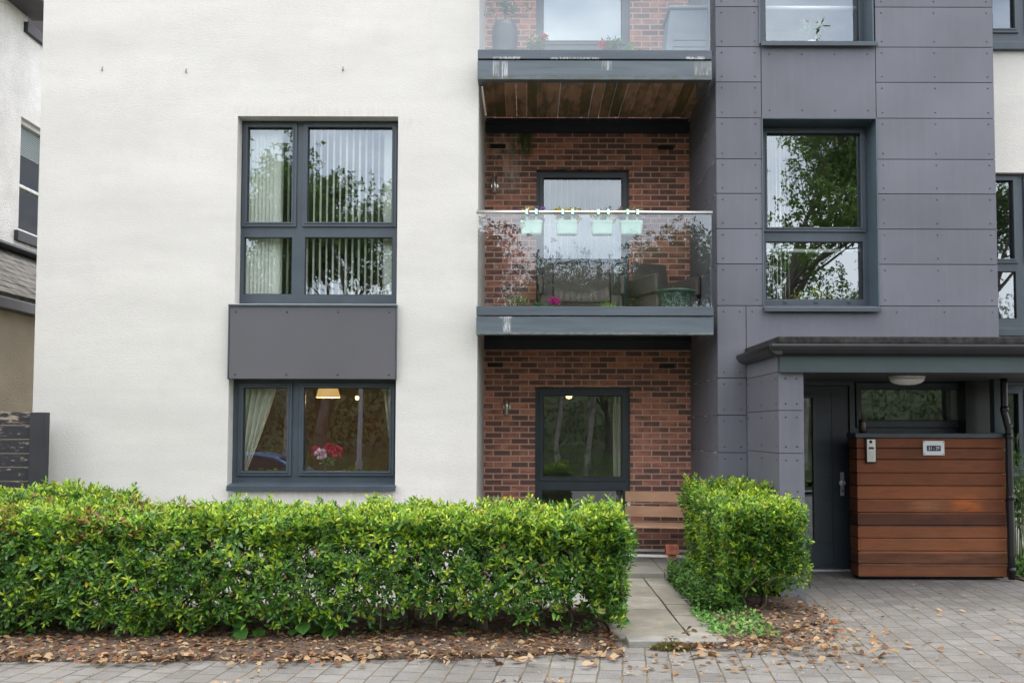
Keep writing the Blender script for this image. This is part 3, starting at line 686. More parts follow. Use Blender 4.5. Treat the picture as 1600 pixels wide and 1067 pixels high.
def m_pavers():
    m, t, b, L = nodes_of('grey_block_paving')
    v = objco(t, (1, 1, 1), (0, 0, R_(90 + 6)))
    wv = N(t, 'ShaderNodeVectorMath', operation='ADD'); wn = N(t, 'ShaderNodeTexNoise', Scale=2.5); L(v, wn.inputs['Vector'])
    ws = N(t, 'ShaderNodeVectorMath', operation='SCALE'); ws.inputs['Scale'].default_value = .035; L(wn.outputs['Color'], ws.inputs[0]); L(v, wv.inputs[0]); L(ws.outputs[0], wv.inputs[1])
    k = N(t, 'ShaderNodeTexBrick', offset=.43, Scale=1.0, squash=1.0); k.offset_frequency = 2
    k.inputs['Mortar Size'].default_value = .0065; k.inputs['Mortar Smooth'].default_value = .6; k.inputs['Brick Width'].default_value = .205; k.inputs['Row Height'].default_value = .165
    k.inputs['Color1'].default_value = (0, 0, 0, 1); k.inputs['Color2'].default_value = (1, 1, 1, 1); k.inputs['Mortar'].default_value = (.5, .5, .5, 1)
    L(wv.outputs[0], k.inputs['Vector'])
    o = objco(t); n1 = noise(t, o, 1.3, 6, .65); n2 = noise(t, o, 120, 3); n3 = noise(t, o, 14, 5, .7)
    c = mixc(t, k.outputs['Color'], (.118, .110, .102), (.178, .168, .156))
    c = mixc(t, math_(t, 'MULTIPLY', ramp(t, n1, .42, .68), .5), c, (.27, .262, .25))
    c = mixc(t, math_(t, 'MULTIPLY', ramp(t, n3, .5, .75), .45), c, (.095, .09, .08))
    c = mixc(t, math_(t, 'MULTIPLY', ramp(t, n2, .52, .75), .5), c, (.34, .33, .31))
    c = mixc(t, math_(t, 'MULTIPLY', ramp(t, noise(t, o, .55, 6, .7), .48, .70), .45), c, (.105, .098, .085))
    c = mixc(t, math_(t, 'MULTIPLY', ramp(t, noise(t, o, 2.4, 8, .75), .56, .70), .5), c, (.30, .285, .26))
    deb = ramp(t, noise(t, o, 3.2, 5, .7), .42, .62)
    jc = mixc(t, deb, (.075, .068, .055), mixc(t, noise(t, o, 40, 2), (.26, .15, .08), (.13, .13, .05)))
    c = mixc(t, k.outputs['Fac'], c, jc)
    L(c, b.inputs['Base Color']); b.inputs['Roughness'].default_value = .88
    h = math_(t, 'SUBTRACT', math_(t, 'MULTIPLY', n3, .35), math_(t, 'MULTIPLY', k.outputs['Fac'], 1.0)); h = math_(t, 'ADD', h, math_(t, 'MULTIPLY', n2, .15))
    bumpn(t, b, h, .8, .012); return m
sheetbox('paving', -14, 14, -1.0, 10.74, -.004, m_pavers())
M_slab = None
def m_slab(name, sx, sy, ox, oy, base):
    m, t, b, L = nodes_of(name); tc = N(t, 'ShaderNodeTexCoord'); mp = N(t, 'ShaderNodeMapping'); mp.inputs['Location'].default_value = (ox, oy, 0)
    L(tc.outputs['Object'], mp.inputs['Vector'])
    k = N(t, 'ShaderNodeTexBrick', offset=.0, Scale=1.0)
    k.inputs['Mortar Size'].default_value = .006; k.inputs['Brick Width'].default_value = sx; k.inputs['Row Height'].default_value = sy; k.inputs['Mortar Smooth'].default_value = .3
    L(mp.outputs[0], k.inputs['Vector']); o = objco(t)
    n1 = noise(t, o, 2.1, 6, .65); n2 = noise(t, o, 70, 3); n3 = noise(t, o, 5, 5, .7)
    c = mixc(t, ramp(t, n1, .35, .7), tuple(x * .72 for x in base), base)
    c = mixc(t, math_(t, 'MULTIPLY', ramp(t, n3, .52, .72), .5), c, (.17, .165, .10)); c = mixc(t, math_(t, 'MULTIPLY', n2, .25), c, (.16, .155, .14))
    wn = N(t, 'ShaderNodeTexNoise', Scale=1.15); L(o, wn.inputs['Vector']); c = mixc(t, math_(t, 'MULTIPLY', k.outputs['Color'], .35), c, (.22, .21, .165)); c = mixc(t, ramp(t, wn.outputs['Fac'], .5, .7), c, mixc(t, .4, c, (.15, .145, .10)))
    c = mixc(t, k.outputs['Fac'], c, (.06, .065, .03))
    L(c, b.inputs['Base Color']); b.inputs['Roughness'].default_value = .9
    bumpn(t, b, math_(t, 'SUBTRACT', math_(t, 'MULTIPLY', n2, .2), k.outputs['Fac']), .6, .008); return m
def m_worn(name, base):
    m, t, b, L = nodes_of(name); o = objco(t); n1 = noise(t, o, 2.6, 7, .7); n2 = noise(t, o, 80, 3); n3 = noise(t, o, 7, 6, .7)
    c = mixc(t, ramp(t, n1, .35, .68), tuple(x * .62 for x in base), base); c = mixc(t, math_(t, 'MULTIPLY', ramp(t, n3, .50, .68), .6), c, (.15, .145, .085)); c = mixc(t, math_(t, 'MULTIPLY', ramp(t, n2, .5, .8), .4), c, (.13, .125, .11))
    L(c, b.inputs['Base Color']); b.inputs['Roughness'].default_value = .92; bumpn(t, b, math_(t, 'ADD', n2, n3), .5, .006); return m
rs = random.Random(9); m = MB(); m.box(.665, 1.565, 7.20, 10.12, -.03, .002, 2)
for (xa, xb, y0_, st_) in ((.667, 1.262, 7.205, .60), (1.270, 1.563, 7.205, .45)):
    y = y0_; i = 0
    while y < 10.05:
        yb = min(y + st_ * rs.uniform(.9, 1.1), 10.118); M = Matrix.Translation(((xa + xb) / 2, (y + yb) / 2, 0)) @ Matrix.Rotation(R_(rs.uniform(-.5, .5)), 4, 'Z') @ Matrix.Rotation(R_(rs.uniform(-.6, .6)), 4, 'Y')
        m.box(-(xb - xa) / 2 + .004, (xb - xa) / 2 - .004, -(yb - y) / 2 + .004, (yb - y) / 2 - .004, -.02, .014 + rs.uniform(0, .008), rs.choice((0, 1)), M); y = yb; i += 1
tag(m.build('path', [m_worn('worn_slab', (.28, .26, .215)), m_worn('pale_worn_slab', (.34, .32, .275)), pm('mossy_joint', (.06, .065, .03), .95, 0, .3, 20)], None, .004), kind='structure')
m = MB(); M = Matrix.Translation((1.10, 7.09, 0)) @ Matrix.Rotation(R_(2), 4, 'Z'); m.box(-.34, -.02, -.09, .10, -.03, .048, M=M); m.box(-.01, .40, -.09, .09, -.03, .044, M=M)
tag(m.build('path_kerb', pm('kerb_concrete', (.25, .24, .215), .9, 0, .2, 5, .4, 60), None, .008), kind='structure')
m = MB(); m.box(XR0 - .001, XC + .0, 10.13, YB - .001, -.05, .07); tag(m.build('patio', m_slab('patio_concrete', .9, .9, .3, .1, (.36, .335, .30)), None, .01), kind='structure')
sheet('side_path', [(-6, 8.5), (.655, 8.5), (.655, 10.125), (-.54, 10.125), (-.54, 10.19), (-6, 10.19)], .004, pm('pale_gravel', (.36, .345, .32), .95, 0, .25, 25, .6, 60))
# soil bed: gently mounded strip with a wandering edge
def bed(name, outline, h, seed):
    bm = bmesh.new(); n = len(outline); rings = []
    cx = sum(p[0] for p in outline) / n; cy = sum(p[1] for p in outline) / n
    for f_, z in ((0, .002), (.06, .5), (.15, .9), (.3, 1)):
        ring = []
        for i, (x, y) in enumerate(outline):
            nx, ny = x + (cx - x) * f_ * .15, y + (cy - y) * f_ * 1.2
            ring.append(bm.verts.new((nx, ny, h * z + (.0 if f_ == 0 else random.uniform(-.006, .006)))))
        rings.append(ring)
    for a, b_ in zip(rings[:-1], rings[1:]):
        for i in range(n): bm.faces.new((a[i], a[(i + 1) % n], b_[(i + 1) % n], b_[i]))
    bm.faces.new(rings[-1]); me = bpy.data.meshes.new(name); bm.to_mesh(me); bm.free()
    me.materials.append(pm('dark_soil', (.10, .068, .05), .95, 0, .35, 18, .8, 70)); return tag(link(name, me), kind='structure')
random.seed(5)
def wander(a, b_, n, amp): return [(a[0] + (b_[0] - a[0]) * i / n + random.uniform(-amp, amp), a[1] + (b_[1] - a[1]) * i / n + random.uniform(-amp, amp)) for i in range(n)]
fa = [GP(0, 1036), GP(640, 1030), GP(930, 1022), GP(1100, 1010), GP(1220, 1004), GP(1300, 985)]
front = [(-6, 6.42)]
outl = wander((-6, fa[0].y), (fa[1].x, fa[1].y), 18, .02) + wander((fa[1].x, fa[1].y), (.70, GP(960, 1018).y), 8, .03) + [(.70, 7.0), (.655, 7.2), (.65, 8.55)] + [(-6, 8.55)]
bed('soil_bed', outl, .035, 1)
outr = wander((1.05, GP(1000, 1015).y), (fa[4].x, fa[4].y), 8, .03) + wander((fa[4].x, fa[4].y), (2.62, 8.1), 6, .04) + [(2.62, 9.2), (2.5, 10.18), (1.58, 10.11), (1.58, 7.3), (1.52, 6.99), (1.05, 6.96)]
bed('soil_bed', outr, .035, 2)

# ================================================================ hedges
M_leaf = pm_attr('laurel_leaf', .36, .22, .45); M_leafdull = pm_attr('soft_leaf', .6, .3, .3)
M_bark = pm('hedge_bark', (.14, .105, .075), .9, 0, .3, 12, .6, 60)
C = lambda *a: np.array(a)
GREENS = C([.032, .092, .016], [.052, .140, .018], [.085, .195, .022], [.040, .115, .022]); YOUNG = C([.34, .48, .03], [.42, .52, .04], [.24, .43, .03]); BROWN = C([.26, .14, .05], [.20, .09, .03])
def hedge(name, label, group, x0, x1, y0, y1, zt, zb, dens, trunks, seed, young=.22, brown_x=None, ground=.02, clip=None, slope=0, taper=0):
    h = thing(name, label, 'hedge', ((x0 + x1) / 2, (y0 + y1) / 2, 0), group)
    lx, ly, lz = x1 - x0, y1 - y0, zt - zb
    P_, A_, T_ = [], [], []
    for lay, inset, dm in ((0, 0.0, 1.0), (1, .07, .9), (2, .16, .8)):
        faces = [('f', lx * lz), ('b', lx * lz * .5), ('t', lx * ly * 1.15), ('l', ly * lz), ('r', ly * lz)]
        for fn, ar in faces:
            n = int(ar * dens * dm); a, c = RNG.random(n), RNG.random(n)
            if fn in 'fb': p = np.stack([x0 + a * lx, np.full(n, y0 + inset if fn == 'f' else y1 - inset), zb + c * lz], 1); nn = C(0, -1 if fn == 'f' else 1, .0)
            elif fn == 't': p = np.stack([x0 + a * lx, y0 + c * ly, np.full(n, zt - inset)], 1); nn = C(0, 0, 1)
            else: p = np.stack([np.full(n, x0 + inset if fn == 'l' else x1 - inset), y0 + a * ly, zb + c * lz], 1); nn = C(-1 if fn == 'l' else 1, 0, 0)
            P_.append(p); A_.append(np.broadcast_to(nn, (n, 3)).astype(float)); T_.append(np.full(n, 1.0 if fn == 't' else 0.0))
    p, ax, tp = np.concatenate(P_), np.concatenate(A_), np.concatenate(T_)
    # rounded shoulders and an uneven clipped face
    cz = np.clip((p[:, 2] - (zt - .14)) / .14, 0, 1)
    ed = cz ** 2 * .06
    p[:, 1] += np.where(ax[:, 1] < -.5, ed, 0); p[:, 0] += np.where(ax[:, 0] > .5, -ed, np.where(ax[:, 0] < -.5, ed, 0))
    p += ax * (wob(p, 3.1, seed) * .065 + wob(p, 8, seed + 2) * .035)[:, None]
    p[:, 2] -= slope * np.clip((y1 - p[:, 1]) / ly, 0, 1) * np.clip((p[:, 2] - zb) / lz, 0, 1)
    tpr = taper * np.clip((zt - p[:, 2]) / lz, 0, 1); p[:, 0] += np.where(p[:, 0] > (x0 + x1) / 2, -tpr, tpr * .5); p[:, 1] += np.where(p[:, 1] < (y0 + y1) / 2, tpr, 0)
    low = np.clip((zb + .32 - p[:, 2]) / .32, 0, 1)                                  # ragged underside
    p[:, 1] += np.where(ax[:, 1] < -.5, low * .07 + np.clip((p[:, 0] + 1.2) / 2, 0, 1) * .10, 0)
    keep = RNG.random(len(p)) > low * (.22 + .9 * (wob(p * C(1, .3, .5), 2.6, seed + 5) > .12))
    keep &= ~((wob(p, 6.5, seed + 9) > .50) & (tp < .5) & (RNG.random(len(p)) < .75))
    if lx > 3:                                                                       # the long one is bare at the foot towards the path
        zm = .02 + .17 * np.clip((p[:, 0] + 3.1) / 1.2, 0, 1) + .10 * np.clip(np.sin(p[:, 0] * 3.7 + 1) * np.sin(p[:, 0] * 1.45), 0, 1)
        keep &= p[:, 2] > zm + .09 * wob(p, 9, seed + 4)
    if clip is not None: keep &= clip(p)
    p, ax, tp = p[keep], ax[keep], tp[keep]
    ax = ax * .75 + C(0, 0, .55) + np.where(tp[:, None] > .5, RNG.normal(0, .3, (len(p), 3)), 0)
    rise = np.where((tp > .5) & (RNG.random(len(p)) < .22), RNG.uniform(.02, .085, len(p)), 0); p[:, 2] += rise
    pos, d, up, le, wd, idx, hh = shoots(p, ax, 8, .060 * RNG.uniform(.8, 1.2), .40, .42, .055, lnj=.42)
    up = up + C(0, -.25, .35)
    pr = np.where(tp > .5, .64 + .25 * (rise > 0), young + .35 * np.clip((p[:, 2] - (zt - .16)) / .16, 0, 1)) + .25 * (wob(p, 4.0, seed + 3) > .25)
    isy = (RNG.random(len(p)) < pr)[idx] & (hh > .22)
    col = 1.45 * (GREENS * C(1.08, .97, 1.1))[RNG.integers(0, 4, len(pos))] * RNG.uniform(.75, 1.25, len(pos))[:, None]
    yc = YOUNG[RNG.integers(0, 3, len(p))][idx] * RNG.uniform(.75, 1.2, len(pos))[:, None]
    mixy = (.45 + .55 * hh)[:, None]
    col = np.where(isy[:, None], col * (1 - mixy) + yc * mixy, col)
    br = RNG.random(len(pos)) < .010
    if brown_x is not None: br |= (tp[idx] > .5) & (pos[:, 0] < brown_x) & (wob(pos, 5, 4) > .15) & (RNG.random(len(pos)) < .4)
    col = np.where(br[:, None], BROWN[RNG.integers(0, 2, len(pos))], col)
    yl = RNG.random(len(pos)) < .0012; col = np.where(yl[:, None], C(.55, .36, .03), col)
    leaf_mesh('foliage', pos, d, up, le, wd, col, M_leaf, h, fine=True)
    # twigs and stems
    st_ = MB(); rr = random.Random(seed)
    for (tx, ty, rad, lean) in trunks:
        ty = max(ty, y0 + .22); st_.mark()
        zz = ground; top = Vector((tx + lean * .4, ty + rr.uniform(-.1, .1), zb + .34)); base = Vector((tx, ty, -.02))
        k = rr.randint(3, 4)
        st_.tube([base, base + Vector((lean * .12, 0, .10)), base + Vector((lean * .2, 0, .2))], [rad * 1.25, rad, rad * .8], 8)
        for j in range(k):
            e = Vector((min(max(tx + rr.uniform(-.36, .36), x0 + .1), x1 - .1), ty + rr.uniform(-.02, .25), zb + rr.uniform(.3, .6))); s0 = base + Vector((lean * .15, 0, rr.uniform(.09, .19)))
            mid = (s0 + e) / 2 + Vector((rr.uniform(-.04, .04), 0, .06)); st_.tube([s0, mid, e], [rad * .55, rad * .42, rad * .2], 6, cap=False)
    st_.build_each('stem', M_bark, h); st_ = MB()
    cy_ = (y0 + y1) / 2; st_.tube([(x0 + .15 + (lx - .3) * i / 12, cy_ + rr.uniform(-.06, .06), zb + .36 + rr.uniform(-.05, .05)) for i in range(13)], .009, 5)
    for _ in range(int(lx * ly * 60)):
        a = Vector((rr.uniform(x0 + .1, x1 - .1), rr.uniform(y0 + .12, y1 - .1), rr.uniform(zb + .05, zt - .3))); e = a + Vector((rr.uniform(-.2, .2), rr.uniform(-.2, .2), rr.uniform(.1, .3)))
        e.z = min(e.z, zt - .04); e.x = min(max(e.x, x0), x1); e.y = min(max(e.y, y0 + .03), y1)
        if clip is not None and not (clip(np.array([a]))[0] and clip(np.array([e]))[0]): continue
        st_.tube([a, (a + e) / 2 + Vector((.02, 0, .01)), e], [.008, .006, .003], 5, cap=False)
    st_.build('twigs', M_bark, h); return h
tl = [(GP(q, y).x, GP(q, y).y, r, l) for q, y, r, l in ((60, 985, .03, 0), (188, 1000, .032, .2), (345, 990, .028, .5), (365, 985, .022, -.2), (487, 985, .022, -.1), (640, 980, .025, .1), (696, 972, .022, 0), (757, 990, .03, .0), (838, 972, .02, .2), (893, 978, .03, -.15), (946, 975, .025, .2))]
hedge('clipped_hedge', 'long low clipped laurel hedge in front of the white wall', 'clipped laurel hedges', -5.4, .745, 7.05, 8.25, .93, .03, 400, tl, 3, brown_x=-2.9)
tr_ = [(1.72, 9.95, .028, .1), (1.82, 9.8, .026, -.1), (2.0, 8.6, .03, -.25), (2.12, 8.45, .028, .2), (1.86, 9.0, .026, .2), (2.25, 9.3, .024, 0), (1.75, 8.9, .022, -.1)]
hedge('clipped_hedge', 'short blocky laurel hedge running back from the path to the grey porch pier', 'clipped laurel hedges', 1.68, 2.46, 7.98, 10.05, 1.03, .12, 420, tr_, 17, young=.36, slope=.13, taper=.12)
hedge('laurel_shrub', 'small dark green shrub behind the hedge, beside the black fence post', None, -5.6, -3.95, 8.75, 9.6, .97, .1, 230, [(-4.6, 9.2, .02, 0)], 29, young=.05)
for o in list(S.collection.objects):
    if o.name == 'laurel_shrub': o['category'] = 'shrub'

# ================================================================ litter and ground cover
def litter(name, pts, lmin, lmax, cols, kind='stuff', z=.006, flat=.42):
    n = len(pts); a = RNG.uniform(0, 6.28, n)
    d = np.stack([np.cos(a), np.sin(a), RNG.normal(0, flat * .5, n)], 1); up = np.stack([RNG.normal(0, flat, n), RNG.normal(0, flat, n), np.ones(n)], 1)
    ln = RNG.uniform(lmin, lmax, n); p = np.concatenate([pts, (z + RNG.random(n) * .015)[:, None]], 1)
    c = cols[RNG.integers(0, len(cols), n)] * RNG.uniform(.65, 1.2, n)[:, None]
    o = leaf_mesh(name, p, d, up, ln, ln * RNG.uniform(.25, .8, n), c, M_leafdull, None, fine=True, curl=.18); return tag(o, kind=kind)
DEAD = C([.40, .27, .15], [.44, .31, .19], [.34, .20, .10], [.24, .12, .06], [.42, .28, .15], [.15, .08, .045], [.10, .062, .042], [.46, .35, .22], [.27, .10, .045], [.12, .07, .045], [.20, .12, .07])
def scatter(n, x0, x1, y0, y1, fn=None):
    p = np.stack([RNG.uniform(x0, x1, n), RNG.uniform(y0, y1, n)], 1)
    return p if fn is None else p[fn(p)]
def infront(p):  # bed strip
    e = np.interp(p[:, 0], [-6, fa[1].x, .7], [fa[0].y, fa[1].y, GP(960, 1018).y]) - .03 + .05 * np.sin(p[:, 0] * 3.3) * np.sin(p[:, 0] * 9)
    return p[:, 1] > e - RNG.random(len(p)) ** 3 * .25
tag(litter('leaf_litter', np.concatenate([scatter(9000, -5.6, .68, 6.35, 7.5, infront), scatter(1500, -5.6, .66, 7.5, 8.4)]), .012, .075, DEAD, z=.028), 'brown leaf litter under the long hedge', 'leaf litter')
tag(litter('leaf_litter', np.concatenate([scatter(2300, 1.0, 2.6, 6.65, 8.5, lambda p: (p[:, 1] > 6.75 + .15 * RNG.random(len(p)) + np.clip(p[:, 0] - 2.2, 0, 1) * 2.2) & ((p[:, 1] < 7.15) | (p[:, 0] > 1.62))), scatter(350, 1.6, 2.5, 8.5, 10.1)]), .02, .07, DEAD, z=.03), 'brown leaf litter under the short hedge', 'leaf litter')
tag(litter('fallen_leaves', np.concatenate([scatter(330, -4.6, .7, 6.35, 6.75, lambda p: wob(np.c_[p, np.zeros(len(p))], 2.9, 6) > -.1), scatter(90, 1.2, 2.7, 6.6, 7.4)]), .06, .11, DEAD[[0, 1, 2, 5, 0, 1]] * 1.05, flat=.6, z=.02), 'larger curled leaves gathered along the edge of the bed', 'fallen leaves')
tag(litter('fallen_leaves', np.concatenate([scatter(520, -4.5, 3.2, 5.85, 6.6, lambda p: wob(np.c_[p, np.zeros(len(p))], 2.3, 12) > .12), scatter(90, 2.4, 4.9, 6, 9.8), scatter(130, .6, 2.3, 6.2, 7.0), scatter(120, 2.3, 2.9, 6.8, 9.0)]), .02, .075, DEAD[[0, 2, 5, 0, 1, 2]] * 1.15, flat=.3), 'dry leaves scattered over the block paving', 'fallen leaves')
tag(litter('paving_debris', np.concatenate([scatter(2600, -4.6, 4.9, 5.85, 9.9, lambda p: wob(np.c_[p, np.zeros(len(p))], 2.2, 3) > .25), scatter(900, 1.9, 3.0, 6.4, 8.6, lambda p: wob(np.c_[p, np.zeros(len(p))], 3.2, 3) > .05)]), .005, .02, C([.42, .20, .09], [.35, .16, .07], [.5, .3, .15]), flat=.1, z=.001), 'rust coloured leaf crumbs on the paving', 'debris')
def cover(name, label, cat, n, fn, zmax, ln, cols, k=6, kind='stuff', wr=.7):
    xy = fn(n); p = np.concatenate([xy, RNG.uniform(.02, zmax, len(xy))[:, None]], 1)
    pos, d, up, le, wd, idx, hh = shoots(p, np.broadcast_to(C(0, -.15, 1.), p.shape), k, ln, wr, .35, .05, 40, 95)
    c = cols[RNG.integers(0, len(cols), len(pos))] * RNG.uniform(.7, 1.3, len(pos))[:, None]
    return tag(leaf_mesh(name, pos, d, up + C(0, 0, .6), le, wd, c, M_leafdull, None, fine=True), label, cat, kind=kind)
NETT = C([.07, .16, .035], [.11, .23, .045], [.06, .14, .035], [.14, .27, .06])
cover('ground_cover', 'low nettle-like ground cover spilling beside the path', 'ground cover', 900, lambda n: np.stack([1.5 + .42 * RNG.random(n) ** 1.2, RNG.uniform(8.15, 10.0, n)], 1), .24, .048, NETT)
cover('ground_cover', 'pale green seedlings at the foot of the short hedge', 'ground cover', 260, lambda n: np.stack([RNG.uniform(1.45, 1.95, n), RNG.uniform(7.2, 8.3, n)], 1), .07, .045, NETT * 1.5)
cover('weeds', 'small green weeds below the long hedge', 'weeds', 120, lambda n: np.stack([RNG.uniform(-4, .6, n), RNG.uniform(7.2, 7.9, n)], 1), .12, .05, NETT, 5)
cover('grass_tuft', 'thin grass blades in the paving joints', 'grass', 260, lambda n: (lambda p: p[wob(np.c_[p, np.zeros(len(p))], 3.1, 8) > .35])(np.stack([RNG.uniform(-3, 3, n * 3), RNG.uniform(6.0, 8.2, n * 3)], 1)), .02, .03, C([.16, .22, .05], [.2, .2, .06]), 5, wr=.12)
# young maple seedlings with broad leaves
for i, (px, py, lab) in enumerate(((415, 975, 'young maple seedling with broad leaves under the window end of the hedge'), (500, 968, 'two lobed maple seedling under the hedge, nearest the double stems'), (540, 975, 'broad leaved maple seedling under the middle of the hedge'))):
    q = GP(px, py); n = 9
    p = np.stack([RNG.normal(q.x, .045, n), np.full(n, 7.14) + RNG.uniform(0, .12, n), RNG.uniform(.07, .24, n)], 1)
    d = np.stack([RNG.normal(0, .7, n), -np.ones(n), RNG.normal(-.3, .3, n)], 1); up = np.stack([RNG.normal(0, .3, n), -.6 * np.ones(n), np.ones(n)], 1)
    r = thing('maple_seedling', lab, 'seedling', (q.x, 7.2, 0), 'maple seedlings')
    leaf_mesh('leaves', p, d, up, RNG.uniform(.08, .13, n), RNG.uniform(.09, .13, n), C(.07, .20, .03) * RNG.uniform(.7, 1.2, (n, 1)), M_leafdull, r, fine=True)
    s_ = MB()
    for a in p: s_.tube([(q.x, 7.22, .0), (q.x * .5 + a[0] * .5, 7.2, a[2] * .6), tuple(a)], .003, 5)
    s_.build('stem', M_bark, r)
# clump of moss on the paving
q = GP(1050, 1014); n = 1500
a = RNG.uniform(0, 6.28, n); r_ = np.sqrt(RNG.random(n))
p = np.stack([q.x + .155 * r_ * np.cos(a), q.y + .06 * r_ * np.sin(a), .004 + .045 * (1 - r_ ** 2) * RNG.random(n)], 1)
mo = leaf_mesh('moss_clump', p, RNG.normal(0, 1, (n, 3)) + C(0, -.3, 1.2), RNG.normal(0, 1, (n, 3)), .026, .006, C([.16, .17, .04], [.10, .13, .03], [.3, .22, .1])[RNG.integers(0, 3, n)] * RNG.uniform(.6, 1.2, (n, 1)), M_leafdull)
tag(mo, 'tuft of yellow green moss lying on the paving before the path kerb', 'moss')
# ================================================================ timber screen with intercom, sign, downpipe
YT = 10.12
tx0, tx1 = PX(1344, YT, 800), PX(1573, YT, 800); tz1 = PZ(684, YT, 1460)
M_cedar, tt, bb, LL, cc = m_timber('red_cedar_board', (.090, .028, .014), (.175, .056, .025), (.040, .018, .012), (1.3, 9, 26))
spT = N(tt, 'ShaderNodeSeparateXYZ'); tcT = N(tt, 'ShaderNodeTexCoord'); LL(tcT.outputs['Object'], spT.inputs[0])
wnT = N(tt, 'ShaderNodeTexWhiteNoise', noise_dimensions='1D'); LL(math_(tt, 'FLOOR', math_(tt, 'DIVIDE', math_(tt, 'ADD', spT.outputs['Z'], .004), .1435)), wnT.inputs['W'])
cc = mixc(tt, wnT.outputs['Value'], mixc(tt, .60, cc, (.045, .018, .012)), mixc(tt, .45, cc, (.38, .125, .042)))
cc = mixc(tt, math_(tt, 'MULTIPLY', ramp(tt, noise(tt, objco(tt, (2, 9, 60)), 3, 6, .7), .50, .68), .55), cc, (.045, .02, .012))
wea = math_(tt, 'MULTIPLY', boxmask(tt, tx0 - 1, tx1 + 1, -.1, .50, .25), ramp(tt, noise(tt, objco(tt, (1.0, 1, 5)), 3, 5, .6), .35, .75)); cc = mixc(tt, math_(tt, 'MULTIPLY', wea, .5), cc, (.22, .11, .058))
x0, x1, z0, z1 = RC(1488, 1532, 782, 796, YT)
cc = mixc(tt, math_(tt, 'MULTIPLY', boxmask(tt, x0, x1, z0, z1, .10), math_(tt, 'MULTIPLY', ramp(tt, noise(tt, objco(tt, (1.5, 9, 14)), 3, 5, .65), .32, .58), .95)), cc, (.50, .13, .02))
x0, x1, z0, z1 = RC(1425, 1475, 782, 797, YT); cc = mixc(tt, math_(tt, 'MULTIPLY', boxmask(tt, x0, x1, z0, z1, .10), math_(tt, 'MULTIPLY', ramp(tt, noise(tt, objco(tt, (1.5, 9, 14)), 4, 5, .65), .35, .6), .6)), cc, (.36, .18, .085))
LL(cc, bb.inputs['Base Color']); bb.inputs['Roughness'].default_value = .55; bb.inputs['Specular IOR Level'].default_value = .25
scr = thing('timber_screen', 'low porch wall clad in horizontal red brown timber boards with a dark coping', 'wall', ((tx0 + tx1) / 2, YT, 0))
zs = [PZ(y, YT, 1450) for y in (683, 700, 717.5, 738.5, 758.5, 780, 800.5, 820.5, 840.5, 860.5, 880.5, 901)]
mb = MB()
for za, zb in zip(zs[:-1], zs[1:]):
    dy = random.uniform(0, .004)
    mb.prism([(YT + dy, zb + .004), (YT + dy, za - .016), (YT + .010, za - .003), (YT + .03, za - .003), (YT + .03, zb + .004)], tx0 + .0, tx1 - random.uniform(0, .012), 'X')
    mb.prism([(tx0 - .001 - .026, zb + .004), (tx0 - .001 - .026, za - .016), (tx0 - .016, za - .003), (tx0 - .001, za - .003), (tx0 - .001, zb + .004)], YT + .0, YT + .24, 'Y')
mb.build('boards', M_cedar, scr, .002, 1)
mb = MB(); mb.box(tx0, tx1 - .03, YT + .031, YT + .24, .02, tz1 - .002); mb.build('core', M_dark, scr)
mb = MB(); mb.box(tx0 - .05, tx1 + .02, YT - .03, YT + .26, tz1 + .001, tz1 + .05); mb.build('coping', M_frame_dark, scr, .004)
# intercom
ic = thing('intercom', 'steel door entry keypad on the timber boards nearest the door', 'intercom', P(1360, 703, YT))
x0, x1, z0, z1 = RC(1352.5, 1369.5, 684.5, 723.5, YT - .03)
mb = MB(); mb.box(x0, x1, YT - .035, YT - .0035, z0, z1); hood = mb.build('housing', M_black, ic, .004)
mb = MB(); mb.box(x0 + .012, x1 - .014, YT - .042, YT - .0355, z0 + .016, z1 - .012); mb.build('face_plate', M_steel, ic, .002)
mb = MB()
xm = (x0 + x1) / 2; mb.lathe([(.017, 0), (.015, .006), (0, .008)], n=14, M=Matrix.Translation((xm - .006, YT - .042, z1 - .038)) @ Matrix.Rotation(R_(90), 4, 'X')); mb.build('camera_lens', M_gasket, ic)
mb = MB(); mb.box(xm - .03, xm + .026, YT - .045, YT - .0425, z1 - .118, z1 - .095); mb.build('display', pm('lcd_blue', (.03, .05, .12), .2, 0, .1), ic)
mb = MB()
for i in range(3):
    for j in range(5): mb.box(xm - .026 + i * .019, xm - .014 + i * .019, YT - .046, YT - .0425, z0 + .04 + j * .02, z0 + .053 + j * .02)
mb.build('keypad', M_alu, ic, .001)
mb = MB(); mb.lathe([(.008, 0), (.007, .004), (0, .005)], n=10, M=Matrix.Translation((xm + .014, YT - .042, z1 - .065)) @ Matrix.Rotation(R_(90), 4, 'X')); mb.lathe([(.012, 0), (.010, .004), (0, .005)], n=10, M=Matrix.Translation((xm - .012, YT - .042, z1 - .068)) @ Matrix.Rotation(R_(90), 4, 'X'))
mb.build('button', M_whitepl, ic)
